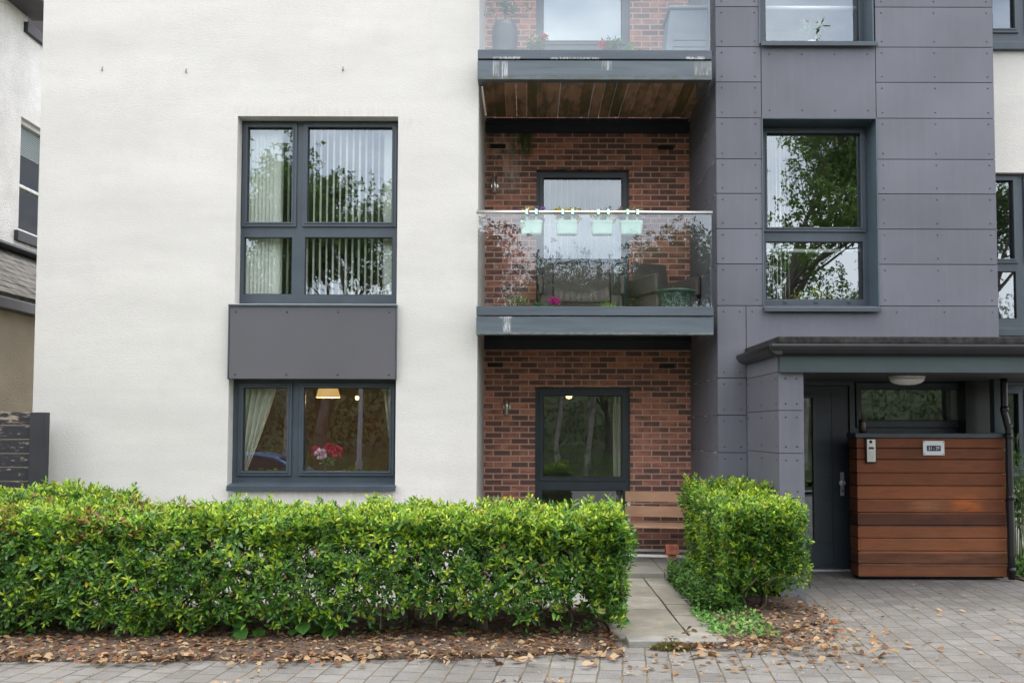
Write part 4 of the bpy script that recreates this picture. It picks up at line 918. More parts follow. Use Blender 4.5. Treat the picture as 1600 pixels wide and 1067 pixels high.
# number sign
sg = thing('number_sign', 'small pale metal sign reading 21 - 29 on the timber boards', 'sign', P(1458.5, 700, YT))
x0, x1, z0, z1 = RC(1442, 1475.5, 688.5, 711, YT - .01)
mb = MB(); mb.box(x0, x1, YT - .014, YT - .0035, z0, z1); mb.build('plate', pm('silver_plate', (.66, .69, .73), .4, .2, .04), sg, .002)
ax0, ax1, az0, az1 = RC(1448, 1469.5, 696, 704.5, YT - .01)
mb = MB(); mb.box(ax0, ax1, YT - .0165, YT - .0142, az0, az1); mb.build('number_panel', pm('navy_panel', (.02, .025, .05), .4, 0, .05), sg)
mb = MB()
for xx in (x0 + .014, x1 - .014):
    for zz in (z0 + .014, z1 - .014): mb.lathe([(.006, 0), (.004, .003), (0, .004)], n=8, M=Matrix.Translation((xx, YT - .014, zz)) @ Matrix.Rotation(R_(90), 4, 'X'))
mb.build('screw', M_rivet, sg)
def text(body, x, y, z, size, mat, parent, bold=.0):
    cu = bpy.data.curves.new('lettering', 'FONT'); cu.body = body; cu.size = size; cu.extrude = .0008; cu.offset = bold; cu.align_x = 'CENTER'; cu.align_y = 'CENTER'
    to = bpy.data.objects.new('lettering_source', cu); S.collection.objects.link(to)
    dg = bpy.context.evaluated_depsgraph_get(); me = bpy.data.meshes.new_from_object(to.evaluated_get(dg)); bpy.data.objects.remove(to)
    xs_ = [v.co.x for v in me.vertices]; me.transform(Matrix.Diagonal((.118 / (max(xs_) - min(xs_)), 1, 1, 1)))
    me.transform(Matrix.Translation((x, y, z)) @ Matrix.Rotation(R_(90), 4, 'X')); me.materials.append(mat); me.name = 'lettering'
    return link('lettering', me, parent)
text('21 - 29', (ax0 + ax1) / 2, YT - .0178, (az0 + az1) / 2, .050, M_whitepl, sg, .0)
# dark jar on the coping
q = P(1350, 672, 10.25); j = thing('dark_jar', 'small dark brown jar standing on the left end of the coping', 'jar', (q.x, 10.3, tz1 + .05))
mb = MB(); mb.lathe([(.034, .0), (.040, .02), (.042, .09), (.036, .115), (.036, .13), (.040, .132), (.040, .150), (.03, .152), (.03, .12), (0, .12)], (q.x, 10.3, tz1 + .0505), 20); mb.build('jar_body', pm('brown_glaze', (.05, .028, .02), .3, 0, .3, 10), j)
# rainwater pipe
dp = thing('downpipe', 'black rainwater downpipe with a swan neck at the right end of the timber wall', 'downpipe', (PX(1580, 10.0, 850), 10.0, 0))
xa, xb = PX(1569, 10.05, 620), PX(1578.5, 10.05, 780); za, zb = PZ(652, 10.05, 1570), PZ(664, 10.05, 1578)
pts = [(xa, 10.05, zc0 + .011), (xa, 10.05, za + .04), (xa + .01, 10.05, za + .005), (xa + .035, 10.05, za - .02), (xb - .03, 10.05, zb - .005), (xb - .006, 10.05, zb - .03), (xb, 10.05, zb - .07), (xb, 10.05, .02)]
def smooth_path(pts, n=6):
    p = [Vector(a) for a in pts]; p = [p[0] * 2 - p[1]] + p + [p[-1] * 2 - p[-2]]; out = []
    for i in range(1, len(p) - 2):
        for k in range(n):
            t = k / n; a, b, c, d = p[i - 1:i + 3]
            out.append(.5 * (2 * b + (c - a) * t + (2 * a - 5 * b + 4 * c - d) * t * t + (3 * b - a - 3 * c + d) * t ** 3))
    return out + [p[-2]]
pts = [(xa, 10.05, zc0 + .011), (xa, 10.05, za + .12), (xa, 10.05, za + .05), (xa + .012, 10.05, za), (xb - .012, 10.05, zb), (xb, 10.05, zb - .05), (xb, 10.05, zb - .12), (xb, 10.05, .02)]
mb = MB(); mb.tube(smooth_path(pts), .036, 16); mb.build('pipe', M_black, dp)
mb = MB()
for p_, z in ((xa, za + .09), (xb, .9), (xb, zb - .12), (xb, .12)): mb.lathe([(.036, -.03), (.043, -.03), (.043, .03), (.036, .03)], (p_, 10.05, z), 14)
mb.build('collar', M_black, dp)
# bulkhead light under the canopy
q = P(1417, 590, 9.6); lt = thing('ceiling_light', 'white oval bulkhead light on the underside of the porch canopy', 'light', (q.x, 9.6, zc0))
mb = MB(); mb.lathe([(.185, .0), (.185, -.02), (.175, -.022)], (q.x, 9.6, zc0 + .0115), 32, sy=.75); mb.build('base', M_alu, lt)
mb = MB(); mb.lathe([(.18, -.0225), (.172, -.05), (.14, -.075), (.08, -.092), (0, -.096)], (q.x, 9.6, zc0 + .0115), 32, sy=.75); mb.build('diffuser', M_whitepl, lt)
# wall lights
def wall_light(px, py, Y, label):
    p = P(px, py, Y); t_ = thing('wall_light', label, 'wall light', p, 'steel wall lights on the brick')
    m = MB(); m.lathe([(.048, 0), (.048, .012), (.04, .016)], n=20, M=Matrix.Translation((p.x, Y, p.z)) @ Matrix.Rotation(R_(90), 4, 'X'), sx=1.2, sy=.9); m.box(p.x - .015, p.x + .015, Y - .04, Y - .0165, p.z - .02, p.z + .02); m.build('mount', M_steel, t_)
    m = MB(); m.lathe([(.027, -.10), (.03, -.098), (.03, .098), (.027, .10), (.024, .10), (.024, .05), (0, .05)], (p.x, Y - .07, p.z), 20); m.lathe([(0, -.05), (.024, -.05), (.024, -.0999)], (p.x, Y - .07, p.z), 20); m.build('cylinder', M_steel, t_)
wall_light(773, 291, YB, 'steel cylinder up and down light on the brick behind the first floor balcony')
wall_light(792, 636, YB, 'steel cylinder light on the ground floor brick beside the dark window')

# ================================================================ bench and bird house
M_slat, t1, b1, L1, c1 = m_timber('teak_slat', (.46, .265, .155), (.58, .36, .225), (.40, .235, .135), (2, 10, 30)); L1(c1, b1.inputs['Base Color'])
M_wpaint = pm('white_painted_metal', (.72, .70, .68), .45, 0, .08, 8)
bn = thing('garden_bench', 'wooden slatted bench with a white metal frame against the brick wall', 'bench', (1.66, 11.3, .07))
BM = Matrix.Translation((1.22, 11.45, .07)) @ Matrix.Rotation(R_(-9), 4, 'Z')
W = .97
def bslat(z, h, y, th, nm, tilt=0):
    m = MB(); m.box(-.005, W, y, y + th, z, z + h, M=BM); return m.build(nm, M_slat, bn, .004)
bslat(.665, .125, -.02, .025, 'back_slat'); bslat(.485, .130, -.045, .025, 'back_slat')
for k in range(4): bslat(.395, .028, -.50 + k * .115, .095, 'seat_slat')
m = MB()
for xx in (.02, W - .06):
    m.box(xx, xx + .035, .006, .04, .03, .77, M=BM); m.box(xx, xx + .035, -.50, .005, .36, .393, M=BM); m.box(xx, xx + .035, -.50, -.465, 0, .359, M=BM); m.box(xx, xx + .035, -.464, .04, 0, .029, M=BM)
m.box(.056, W - .061, -.495, -.47, .06, .09, M=BM); m.box(.056, W - .061, .01, .035, .06, .09, M=BM)
m.build('frame', M_wpaint, bn, .003)
bh = thing('bird_house', 'tiny wooden bird house with a red brown roof standing before the bench', 'bird house', (P(1050, 860, 10.75).x, 10.75, .07))
q = P(1050, 860, 10.75)
m = MB(); m.box(q.x - .045, q.x + .045, 10.72, 10.80, .0705, .20); m.build('box', pm('pale_pine', (.42, .27, .15), .8, 0, .2, 12), bh, .003)
m = MB(); m.prism([(-.075, .195), (0, .30), (.075, .195), (.066, .188), (0, .278), (-.066, .188)], q.x - .075, q.x + .075, 'X')
for i in range(len(m.v)): v = m.v[i]; m.v[i] = (v[0] * 1, v[1] + 10.76, v[2])
m.build('roof', pm('red_brown_stain', (.30, .085, .04), .7, 0, .3, 20), bh)

# ================================================================ fence and the neighbour on the left
fn = thing('timber_fence', 'black painted board fence with flaking paint and a square end post', 'fence', (-5.6, 9.9, 0))
m_, t_, b_, L_ = nodes_of('flaking_black_paint'); v = objco(t_, (1.0, 1, 3.2)); fl = noise(t_, v, 7, 7, .72)
sp = N(t_, 'ShaderNodeSeparateXYZ'); tc = N(t_, 'ShaderNodeTexCoord'); L_(tc.outputs['Object'], sp.inputs[0])
top = ramp(t_, math_(t_, 'MULTIPLY', sp.outputs['Z'], .5), .80, .90); thr = math_(t_, 'ADD', fl, math_(t_, 'MULTIPLY', top, .10))
L_(mixc(t_, ramp(t_, thr, .57, .63), (.020, .021, .026), mixc(t_, noise(t_, v, 25, 3), (.17, .12, .09), (.40, .34, .28))), b_.inputs['Base Color']); b_.inputs['Roughness'].default_value = .75; bumpn(t_, b_, fl, .3, .01)
YFn = 9.85; fz = [PZ(y, YFn, 20) for y in (643, 664.5, 686.5, 708.5, 730, 752, 775, 800)]
m = MB()
for a, c in zip(fz[:-1], fz[1:]): m.box(-8.5, PX(46, YFn, 700), YFn + .03 + random.uniform(0, .006), YFn + .055, c + .007, a - .004)
m.build('boards', m_, fn, .004)
m = MB(); m.box(PX(45, YFn, 700), PX(68, YFn, 700), YFn, YFn + .12, -.1, PZ(644, YFn, 57)); m.build('post', pm('black_post_paint', (.022, .023, .030), .55, 0, .15, 5), fn, .006)

nb = thing('neighbour_house', 'pebble dashed neighbouring house with sash windows and a slate lean-to', 'house', (-9, 15, 0))
XN = -8.4
def NYZ(px, py, X=XN):      # a point of the neighbour's side wall seen at this pixel
    d = MROT @ Vector(((px - CX) / F, -(py - CY) / F, -1.0)); t = X / d.x; p = CAM + d * t; return p.y, p.z
def nwin(px0, top, bot):
    y0, _ = NYZ(px0, 300); y1 = y0 + 1.15
    _, zt = NYZ(px0, top); _, zb = NYZ(px0, bot); return (y0, y1, zb, zt)
h1 = nwin(30, 180, 362); h2 = nwin(36, -120, 33)
m = MB(); m.wall(8.0, 24, -.2, 9.5, 0, .3, [h1, h2])
for i in range(len(m.v)): x, y, z = m.v[i]; m.v[i] = (XN - y, x, z)
m.build('wall', M_pebble, nb)
M_wood = pm('white_window_paint', (.70, .69, .66), .5, 0, .1, 6)
def nwindow(h, nm, blind):
    y0, y1, z0, z1 = h; zm = z0 + (z1 - z0) * .42
    f = MB(); f.wall(y0, y1, z0, z1, .08, .16, [(y0 + .06, y1 - .06, z0 + .08, zm - .025), (y0 + .06, y1 - .06, zm + .025, z1 - .07)])
    for i in range(len(f.v)): x, y, z = f.v[i]; f.v[i] = (XN - y, x, z)
    fo = f.build(nm, M_wood, nb, .004)
    g_ = MB(); g_.box(XN - .13, XN - .122, y0 + .04, y1 - .04, z0 + .06, z1 - .05); g_.build('pane', M_oldglass, fo)
    s_ = MB(); s_.box(XN - .06, XN + .07, y0 - .12, y1 + .1, z0 - .17, z0 - .001); s_.build('sill', pm('dark_stone_sill', (.035, .035, .042), .6, 0, .2, 8), fo, .006)
    if blind:
        bl = MB(); n = 14
        for k in range(n): zt = z1 - .08 - k * (z1 - zm) * .42 / n; bl.box(XN - .20, XN - .17, y0 + .06, y1 - .06, zt - .03, zt - .012)
        bl.build('blind', pm('grey_blind', (.34, .36, .35), .6, 0, .05), fo)
    c = MB(); a0, a1, b0, b1, e0, e1 = XN - 1.6, XN - .302, y0 - .5, y1 + .5, z0 - .6, z1 + .4
    for q in (((a0, b0, e0), (a0, b1, e0), (a0, b1, e1), (a0, b0, e1)), ((a0, b0, e0), (a1, b0, e0), (a1, b0, e1), (a0, b0, e1)), ((a0, b1, e0), (a1, b1, e0), (a1, b1, e1), (a0, b1, e1)),
              ((a0, b0, e0), (a1, b0, e0), (a1, b1, e0), (a0, b1, e0)), ((a0, b0, e1), (a1, b0, e1), (a1, b1, e1), (a0, b1, e1))): c.face(q)
    c.box(XN - 1.0, XN - .97, y0 + .1, y0 + .55, z0 - .4, z1); c.build('room', pm('brown_room', (.20, .105, .06), .9, 0, .2, 2), fo)
nwindow(h1, 'window', True); nwindow(h2, 'window', False)
# lean-to: slate roof, gutter board and roughcast wall below
XLt = -6.95
ya, _ = NYZ(0, 480, XLt); _, zg = NYZ(0, 474, XLt); zr = NYZ(20, 400, XN)[1]
m = MB(); m.prism([(XN + .002, zr), (XN + .002, zr + .04), (XLt + .10, zg + .12), (XLt + .10, zg + .08)], 9.0, 24, 'Y')
def shingles(mb, x0, z0, x1, z1, ya, yb):
    n = 9; L_ = math.hypot(x1 - x0, z1 - z0)
    for i in range(n):
        for k in range(int((yb - ya) / .28)):
            a, c = i / n, (i + 1.25) / n; y = ya + k * .28 + (i % 2) * .14
            dz = random.uniform(0, .008) + .012
            p0 = (x0 + (x1 - x0) * a, z0 + (z1 - z0) * a + dz); p1 = (x0 + (x1 - x0) * min(c, 1.02), z0 + (z1 - z0) * min(c, 1.02) + dz + .012)
            mb.face([(p0[0], y, p0[1]), (p0[0], y + .272, p0[1]), (p1[0], y + .272, p1[1]), (p1[0], y, p1[1])][::-1]); mb.face([(p1[0], y, p1[1]), (p1[0], y + .272, p1[1]), (p1[0], y + .272, p1[1] - .014), (p1[0], y, p1[1] - .014)])
shingles(m, XN + .01, zr + .045, XLt + .12, zg + .13, 9.0, 18)
rf = m.build('lean_to_roof', pm('weathered_slate', (.20, .185, .165), .85, 0, .3, 7, .4, 50), nb)
m = MB(); m.box(XN + .001, XN + .12, 9.0, 24, zr + .06, zr + .16); m.box(XN + .001, XN + .3, 9.0, 24, zr + .05, zr + .075); m.build('lead_flashing', pm('lead_flashing', (.12, .125, .14), .55, .3, .2, 6), rf, .01)
m = MB(); m.box(XLt + .02, XLt + .15, 8.9, 24, zg - .09, zg + .075); m.build('gutter', M_black, rf, .02)
m = MB(); m.box(XN + .001, XLt, 9.6, 24, -.2, zg + .02); m.build('lean_to_wall', M_pebble2, nb)
m = MB(); zE = NYZ(20, 8)[1]; m.box(XN + .001, XN + .55, 8, NYZ(52, 8)[0], zE, zE + .12); m.build('eave', pm('dark_eave', (.06, .055, .06), .6, 0, .2), nb, .01)

# ================================================================ behind the windows
def blind(name, label, xs, y, z0, z1, rot, wd=.089):
    t = thing('vertical_blind', label, 'blind', ((xs[0] + xs[-1]) / 2, y, z1)); m = MB()
    for i, x in enumerate(xs):
        r = rot(i, x); dx, dy = math.sin(r) * wd / 2, math.cos(r) * wd / 2; n = []
        for q in (-1, -.3, .4, 1): n.append((x + dx * q + .004 * (1 - q * q) * math.cos(r), y + dy * q))
        for a, c in zip(n[:-1], n[1:]): m.face([(a[0], a[1], z0), (c[0], c[1], z0), (c[0], c[1], z1), (a[0], a[1], z1)], 0, True)
    m.build('slats', M_blind, t); m = MB(); m.box(xs[0] - .05, xs[-1] + .05, y - .02, y + .02, z1 + .001, z1 + .04); m.build('head_rail', M_whitepl, t); return t
x0, x1, z0, z1 = RC(374, 619, 190, 473, YW)
xs = list(np.arange(x0 + .05, x0 + .42, .042)) + list(np.arange(x0 + .44, x1 - .16, .074)) + list(np.arange(x1 - .16, x1 - .02, .04))
blind('vertical_blind', 'pale vertical blind half open in the large upper window of the white wall', xs, YW + .15, z0 + .03, z1 - .04, lambda i, x: R_(58 + random.uniform(-14, 14)) if x < x0 + .42 else (R_(60 + random.uniform(-8, 8)) if x > x1 - .16 else R_(4 + random.uniform(-4, 4))))
x0, x1, z0, z1 = RC(838, 983, 265, 480, Ybw)
blind('vertical_blind', 'pale vertical blind behind the first floor balcony door', list(np.arange(x0 + .1, x1 - .06, .078)), Ybw + .16, zf1 + .05, z1 - .06, lambda i, x: R_(10 + random.uniform(-3, 3)))
x0, x1, z0, z1 = RC(1192, 1360, 190, 484, YR)
blind('vertical_blind', 'pale vertical blind drawn to one side of the lower clad bay window', list(np.arange(x0 + .06, x0 + .40, .045)), YR + .3, z0 + .06, z1 - .06, lambda i, x: R_(16 + random.uniform(-8, 8)))
def roller(label, x0, x1, y, z):
    t = thing('curtain_rail', label, 'rail', ((x0 + x1) / 2, y, z)); m = MB(); m.tube([(x0, y, z), (x1, y, z)], .022, 10); m.build('rod', M_whitepl, t)
roller('white rod across the lower part of the middle clad bay window', PX(1197, YR + .12), PX(1350, YR + .12), YR + .12, PZ(392, YR + .12, 1270))
roller('white rod across the top clad bay window behind a potted plant', PX(1192, YR + .12), PX(1345, YR + .12), YR + .12, PZ(13, YR + .12, 1270))
def curtain(label, xt0, xt1, xb0, xb1, y, z0, z1, folds, tie=None):
    t = thing('curtain', label, 'curtain', ((xt0 + xt1) / 2, y, z1)); m = MB(); nu, nv = folds * 8, 24
    for j in range(nv):
        for i in range(nu):
            q = []
            for (ii, jj) in ((i, j), (i + 1, j), (i + 1, j + 1), (i, j + 1)):
                u, v = ii / nu, jj / nv; s_ = v ** 1.15
                a0 = xt0 + (xb0 - xt0) * s_; a1 = xt1 + (xb1 - xt1) * s_
                q.append((a0 + (a1 - a0) * u, y + .035 * math.sin(u * folds * 6.28 + .6 * math.sin(v * 5)) + .008 * math.sin(v * 9 + u * 20), z1 + (z0 - z1) * v))
            m.face(q, 0, True)
    o = m.build('fabric', M_curtain, t); return t
yv = YW + .2
curtain('cream curtain swept aside at the left of the lower window', PX(376, yv, 610), PX(433, yv, 610), PX(372, yv, 738), PX(384, yv, 738), yv, PZ(742, yv, 400), PZ(600, yv, 400), 5)
curtain('narrow cream curtain at the right edge of the lower window', PX(598, yv, 610), PX(614, yv, 610), PX(609, yv, 670), PX(615, yv, 670), yv, PZ(690, yv, 600), PZ(600, yv, 600), 3)
curtain('straight cream curtain at the right of the ground floor brick window', PX(958, Ybw + .25, 700), PX(976, Ybw + .25, 700), PX(958, Ybw + .25, 700), PX(976, Ybw + .25, 700), Ybw + .25, .12, PZ(612, Ybw + .25, 965), 3)
# pendant lamp, lit
yl = 11.5; q = P(513, 606, yl)
lp = thing('pendant_lamp', 'lit pleated pendant lampshade inside the lower window', 'lamp', (q.x, yl, 2.54))
zb = PZ(621, yl, 513); m = MB(); n = 48
for (ra, za), (rb, zc) in (((.15, zb), (.10, zb + .17)),):
    for k in range(n):
        a0, a1 = 6.2832 * k / n, 6.2832 * (k + 1) / n; f0, f1 = (1.0, .955) if k % 2 else (.955, 1.0)
        m.face([(q.x + ra * f0 * math.cos(a0), yl + ra * f0 * math.sin(a0), za), (q.x + ra * f1 * math.cos(a1), yl + ra * f1 * math.sin(a1), za), (q.x + rb * f1 * math.cos(a1), yl + rb * f1 * math.sin(a1), zc), (q.x + rb * f0 * math.cos(a0), yl + rb * f0 * math.sin(a0), zc)])
ms, ts, bs, Ls = nodes_of('lit_pleated_shade'); bs.inputs['Base Color'].default_value = (.62, .45, .22, 1); bs.inputs['Emission Color'].default_value = (1, .62, .22, 1); bs.inputs['Emission Strength'].default_value = .35; bs.inputs['Roughness'].default_value = .9
m.build('lamp_shade', ms, lp); m = MB(); m.tube([(q.x, yl, zb + .15), (q.x, yl, 2.54)], .004, 6); m.build('flex', M_whitepl, lp)
mbu, tbu, bbu, Lbu = nodes_of('lit_bulb'); bbu.inputs['Emission Color'].default_value = (1, .60, .25, 1); bbu.inputs['Emission Strength'].default_value = 2.6
m = MB(); m.lathe([(0, -.035), (.025, -.025), (.03, 0), (.02, .03), (.012, .05)], (q.x, yl, zb + .07), 12); m.build('bulb', mbu, lp)
pl = bpy.data.lights.new('pendant_light', 'POINT'); pl.energy = 15; pl.color = (1, .66, .34); pl.shadow_soft_size = .04; po = bpy.data.objects.new('pendant_light', pl); S.collection.objects.link(po); po.location = (q.x, yl, zb - .03); po.parent = lp; po.matrix_parent_inverse = Matrix.Translation(lp.location).inverted()
for (px, py, y, lab) in ((558, 622, 13.2, 'small warm glowing bulb deep inside the lower window'), (889, 620, 13.6, 'warm glowing bulb inside the ground floor brick window')):
    q = P(px, py, y); t = thing('ceiling_spot', lab, 'lamp', q); m = MB(); m.lathe([(0, -.03), (.022, -.02), (.03, .01), (.02, .03)], tuple(q), 14, sx=1.6 if px > 800 else 1, sy=1); m.build('bulb', mbu, t); m = MB(); m.tube([tuple(q + Vector((0, 0, .031))), (q.x, q.y, 2.53)], .008, 6); m.build('stem', M_black, t)

# ================================================================ plants in pots
def stems_plant(parent, base, n, h, spread, ln, wr, cols, k=6, seed=1, jit=.4, r=.004, fine=True, mat=None):
    rr = random.Random(seed); m = MB(); tips, ax = [], []
    for i in range(n):
        a = rr.uniform(0, 6.28); s = rr.random() ** .6 * spread; e = Vector((base[0] + s * math.cos(a), base[1] + s * math.sin(a) * .8, base[2] + h * rr.uniform(.6, 1)))
        b0 = Vector((base[0] + .2 * s * math.cos(a), base[1] + .2 * s * math.sin(a), base[2] - .01)); mid = (b0 + e) / 2 + Vector((0, 0, .12 * h))
        m.tube([b0, mid, e], [r, r * .8, r * .5], 5, cap=False)
        for f in ((1.0,) if h < .2 else (1.0, .72, .5)):
            p = b0.lerp(e, f); p.z += .12 * h * (1 - abs(2 * f - 1)); tips.append(p); ax.append((e - b0).normalized() + Vector((0, -.2, .2)))
    m.build('stem', pm('green_stem', (.12, .15, .05), .7, 0, .2, 20), parent)
    p = np.array(tips); pos, d, up, le, wd, idx, hh = shoots(p, np.array(ax), k, ln, wr, jit, ln * .5, 30, 100)
    c = cols[RNG.integers(0, len(cols), len(pos))] * RNG.uniform(.7, 1.3, (len(pos), 1))
    leaf_mesh('leaves', pos, d, up + C(0, -.2, .4), le, wd, c, mat or M_leafdull, parent, fine=fine); return tips
def blooms(parent, pts, rad, col, n=26, name='flowers'):
    P2, D2, U2, Cc = [], [], [], []
    for i, p in enumerate(pts):
        d = unit(RNG.normal(0, 1, (n, 3)) + C(0, -.5, .4)); P2.append(np.array(p) + d * rad * .45); D2.append(d + RNG.normal(0, .4, (n, 3))); U2.append(d)
        cc_ = np.array(col[i % len(col)]); Cc.append(np.broadcast_to(cc_, (n, 3)) * RNG.uniform(.75, 1.2, (n, 1)))
    return leaf_mesh(name, np.concatenate(P2), np.concatenate(D2), np.concatenate(U2), rad * .75, rad * .65, np.concatenate(Cc), M_leafdull, parent, fine=True)
def pot(parent, c, r, h, mat, name='pot', rim=.01, taper=.75, n=28):
    m = MB(); m.lathe([(r * taper, 0), (r, h - rim * 1.6), (r + rim, h - rim * 1.6), (r + rim * 1.1, h), (r - rim * .6, h), (r - rim, h - .03), (0, h - .03)], c, n); return m.build(name, mat, parent)
G1 = C([.05, .15, .03], [.09, .22, .04], [.06, .17, .05]); GY = C([.22, .38, .04], [.15, .30, .04])
# mint planters hung on the handrail
M_mint = pm('mint_planter', (.58, .80, .70), .45, 0, .04, 5)
xr, zr_ = (813, 868, 923, 968), zr1 + .015
def planter(pxl, pxr):
    Y = YF + .17; x0, x1 = PX(pxl, Y, 355), PX(pxr, Y, 355); zt, zb = PZ(346, Y, 830), PZ(367, Y, 830); cx = (x0 + x1) / 2; hw = (x1 - x0) / 2
    t = thing('rail_planter', 'x', 'planter', (cx, Y, zb), 'mint planters hung inside the balcony rail')
    m = MB()
    def rr_(hx, hy, z, n=24): return [(cx + hx * math.copysign(abs(math.cos(a)) ** .5, math.cos(a)), Y + hy * math.copysign(abs(math.sin(a)) ** .5, math.sin(a)), z) for a in [6.2832 * k / n for k in range(n)]]
    rings = [rr_(hw * .84, .060, zb), rr_(hw * .88, .066, zb + .012), rr_(hw * .97, .082, zt - .03), rr_(hw, .086, zt - .028), rr_(hw, .086, zt), rr_(hw * .95, .08, zt), rr_(hw * .93, .078, zt - .035)]
    for A, B_ in zip(rings[:-1], rings[1:]):
        for k in range(24): m.face([A[k], A[(k + 1) % 24], B_[(k + 1) % 24], B_[k]], 0, True)
    m.face(rings[0][::-1]); m.face(rings[-1]); m.build('trough', M_mint, t)
    for sx in (-.42, .42):
        m = MB(); xx = cx + hw * sx; pts = [(YF + .088, zt - .03), (YF + .086, zr_ - .01), (YF + .075, zr_ + .022), (YF + .04, zr_ + .034), (YF + .005, zr_ + .02), (YF + .001, zr_ - .03)]
        for a, c in zip(pts[:-1], pts[1:]): m.face([(xx - .014, a[0], a[1]), (xx + .014, a[0], a[1]), (xx + .014, c[0], c[1]), (xx - .014, c[0], c[1])]); m.face([(xx - .014, a[0] + .003, a[1] + .003), (xx + .014, a[0] + .003, a[1] + .003), (xx + .014, c[0] + .003, c[1] + .003), (xx - .014, c[0] + .003, c[1] + .003)][::-1])
        m.build('hook', M_mint, t)
    return t, cx, Y, zt, hw
for i, (a, c, lab, cols) in enumerate(((813, 848, 'leftmost mint planter on the balcony rail, filled with purple and yellow pansies', [(.6, .45, .04), (.25, .08, .35), (.5, .45, .5)]), (868, 904, 'mint planter with mostly yellow pansies, second from the left on the rail', [(.7, .5, .04), (.6, .5, .3), (.5, .3, .05)]),
        (923, 959, 'mint planter with hardly any flowers, third from the left on the rail', [(.5, .4, .2)]), (968, 1004, 'rightmost mint planter on the balcony rail, with small mauve flowers', [(.35, .2, .3), (.4, .3, .2)]))):
    t, cx, Y, zt, hw = planter(a, c); t['label'] = lab
    k = (30, 30, 16, 22)[i]; stems_plant(t, (cx, Y, zt - .02), (26, 28, 12, 22)[i], .15, hw * 1.15, .042, .5, G1, 6, 30 + i)
    blooms(t, [(cx + random.uniform(-hw, hw) * 1.1, Y + random.uniform(-.09, .06), zt + random.uniform(.0, .13)) for _ in range(k)], .036, cols, 12)
# rattan furniture
m_, t_, b_, L_ = nodes_of('brown_rattan_weave'); tc = N(t_, 'ShaderNodeTexCoord'); sp = N(t_, 'ShaderNodeSeparateXYZ'); L_(tc.outputs['Object'], sp.inputs[0])
u = math_(t_, 'MULTIPLY', math_(t_, 'ADD', sp.outputs['X'], sp.outputs['Y']), 1 / .024); vv = math_(t_, 'MULTIPLY', sp.outputs['Z'], 1 / .012)
ck = N(t_, 'ShaderNodeTexChecker', Scale=1.0); cb = N(t_, 'ShaderNodeCombineXYZ'); L_(u, cb.inputs[0]); L_(vv, cb.inputs[1]); L_(cb.outputs[0], ck.inputs['Vector'])
hz_ = math_(t_, 'ABSOLUTE', math_(t_, 'SINE', math_(t_, 'MULTIPLY', vv, 3.1416)))
L_(mixc(t_, math_(t_, 'MULTIPLY', hz_, math_(t_, 'ADD', math_(t_, 'MULTIPLY', ck.outputs['Fac'], .6), .4)), (.03, .026, .025), (.25, .215, .20)), b_.inputs['Base Color']); b_.inputs['Roughness'].default_value = .5; bumpn(t_, b_, hz_, .6, .006); M_rattan = m_
def cushion_block(mb, x0, x1, y0, y1, z0, z1, lean, M): 
    n = len(mb.v); mb.box(x0, x1, y0, y1, z0, z1, M=M)
    for i in range(n, n + 8):
        if i - n >= 4: v = Vector(mb.v[i]); v += M.to_3x3() @ Vector((0, lean, 0)); mb.v[i] = tuple(v)
def rattan(name, label, cat, M, W):
    t = thing(name, label, cat, M.translation); 
    m = MB(); m.box(-W / 2, W / 2, -.32, .26, .06, .36, M=M); m.build('seat_base', M_rattan, t, .02)
    m = MB(); cushion_block(m, -W / 2 + .04, W / 2 - .04, .22, .28, .361, .84, .10, M); m.build('backrest', M_rattan, t, .02)
    for s in (-1, 1):
        m = MB(); m.box(s * W / 2 - .03 + (s > 0) * .0, s * W / 2 + .03, -.34, .30, .37, .60, M=M); m.build('arm', M_rattan, t, .02)
    for sx in (-1, 1):
        for y in (-.28, .2): m = MB(); m.box(sx * (W / 2 - .05) - .02, sx * (W / 2 - .05) + .02, y, y + .04, 0, .0595, M=M); m.build('leg', M_black, t)
    return t
xsm = (PX(848, 11.45) + PX(962, 11.45)) / 2
rattan('rattan_sofa', 'dark brown rattan two seat sofa in front of the balcony door', 'sofa', Matrix.Translation((xsm, 11.35, zf1)), .98)
rattan('rattan_armchair', 'dark rattan armchair in the right corner of the balcony, behind the green pot', 'armchair', Matrix.Translation((PX(1035, 11.35), 11.28, zf1)) @ Matrix.Rotation(R_(24), 4, 'Z'), .58)
# folded lounger frame leaning on the sofa
fc = thing('folded_frame', 'thin dark folded chair frame leaning against the rattan sofa', 'folded chair', (xsm, 10.95, zf1)); m = MB()
xa, xb = PX(864, 10.95), PX(953, 10.95); z0_, z1_ = zf1 + .25, PZ(398, 10.95, 900)
for x in (xa, xb): m.tube([(x, 10.86, z0_), (x, 10.99, z1_)], .009, 8)
m.tube([(xa, 10.86, z0_), (xb, 10.86, z0_)], .009, 8); m.tube([(PX(846, 10.9), 10.88, zf1), (PX(840, 10.9), 10.95, zf1 + .48)], .009, 8); m.tube([(PX(964, 10.9), 10.88, zf1), (PX(970, 10.9), 10.95, zf1 + .48)], .009, 8); m.tube([(PX(846, 10.9), 10.88, zf1 + .01), (xa, 10.86, z0_)], .007, 6); m.tube([(PX(964, 10.9), 10.88, zf1 + .01), (xb, 10.86, z0_)], .007, 6)
m.build('tubes', pm('dark_brown_tube', (.035, .028, .025), .45, .3, .1), fc)
m = MB(); nn = 10
for i in range(nn):
    u0, u1 = i / nn, (i + 1) / nn
    def pt(u, top): return (xa + (xb - xa) * u, 10.855 + .06 * top, z0_ + .015 + (.165 - .06 * math.sin(u * 3.14)) * top)
    m.face([pt(u0, 0), pt(u1, 0), pt(u1, 1), pt(u0, 1)], 0, True); 
sl = m.build('sling', M_rattan, fc); sl.modifiers.new('thickness', 'SOLIDIFY').thickness = .006
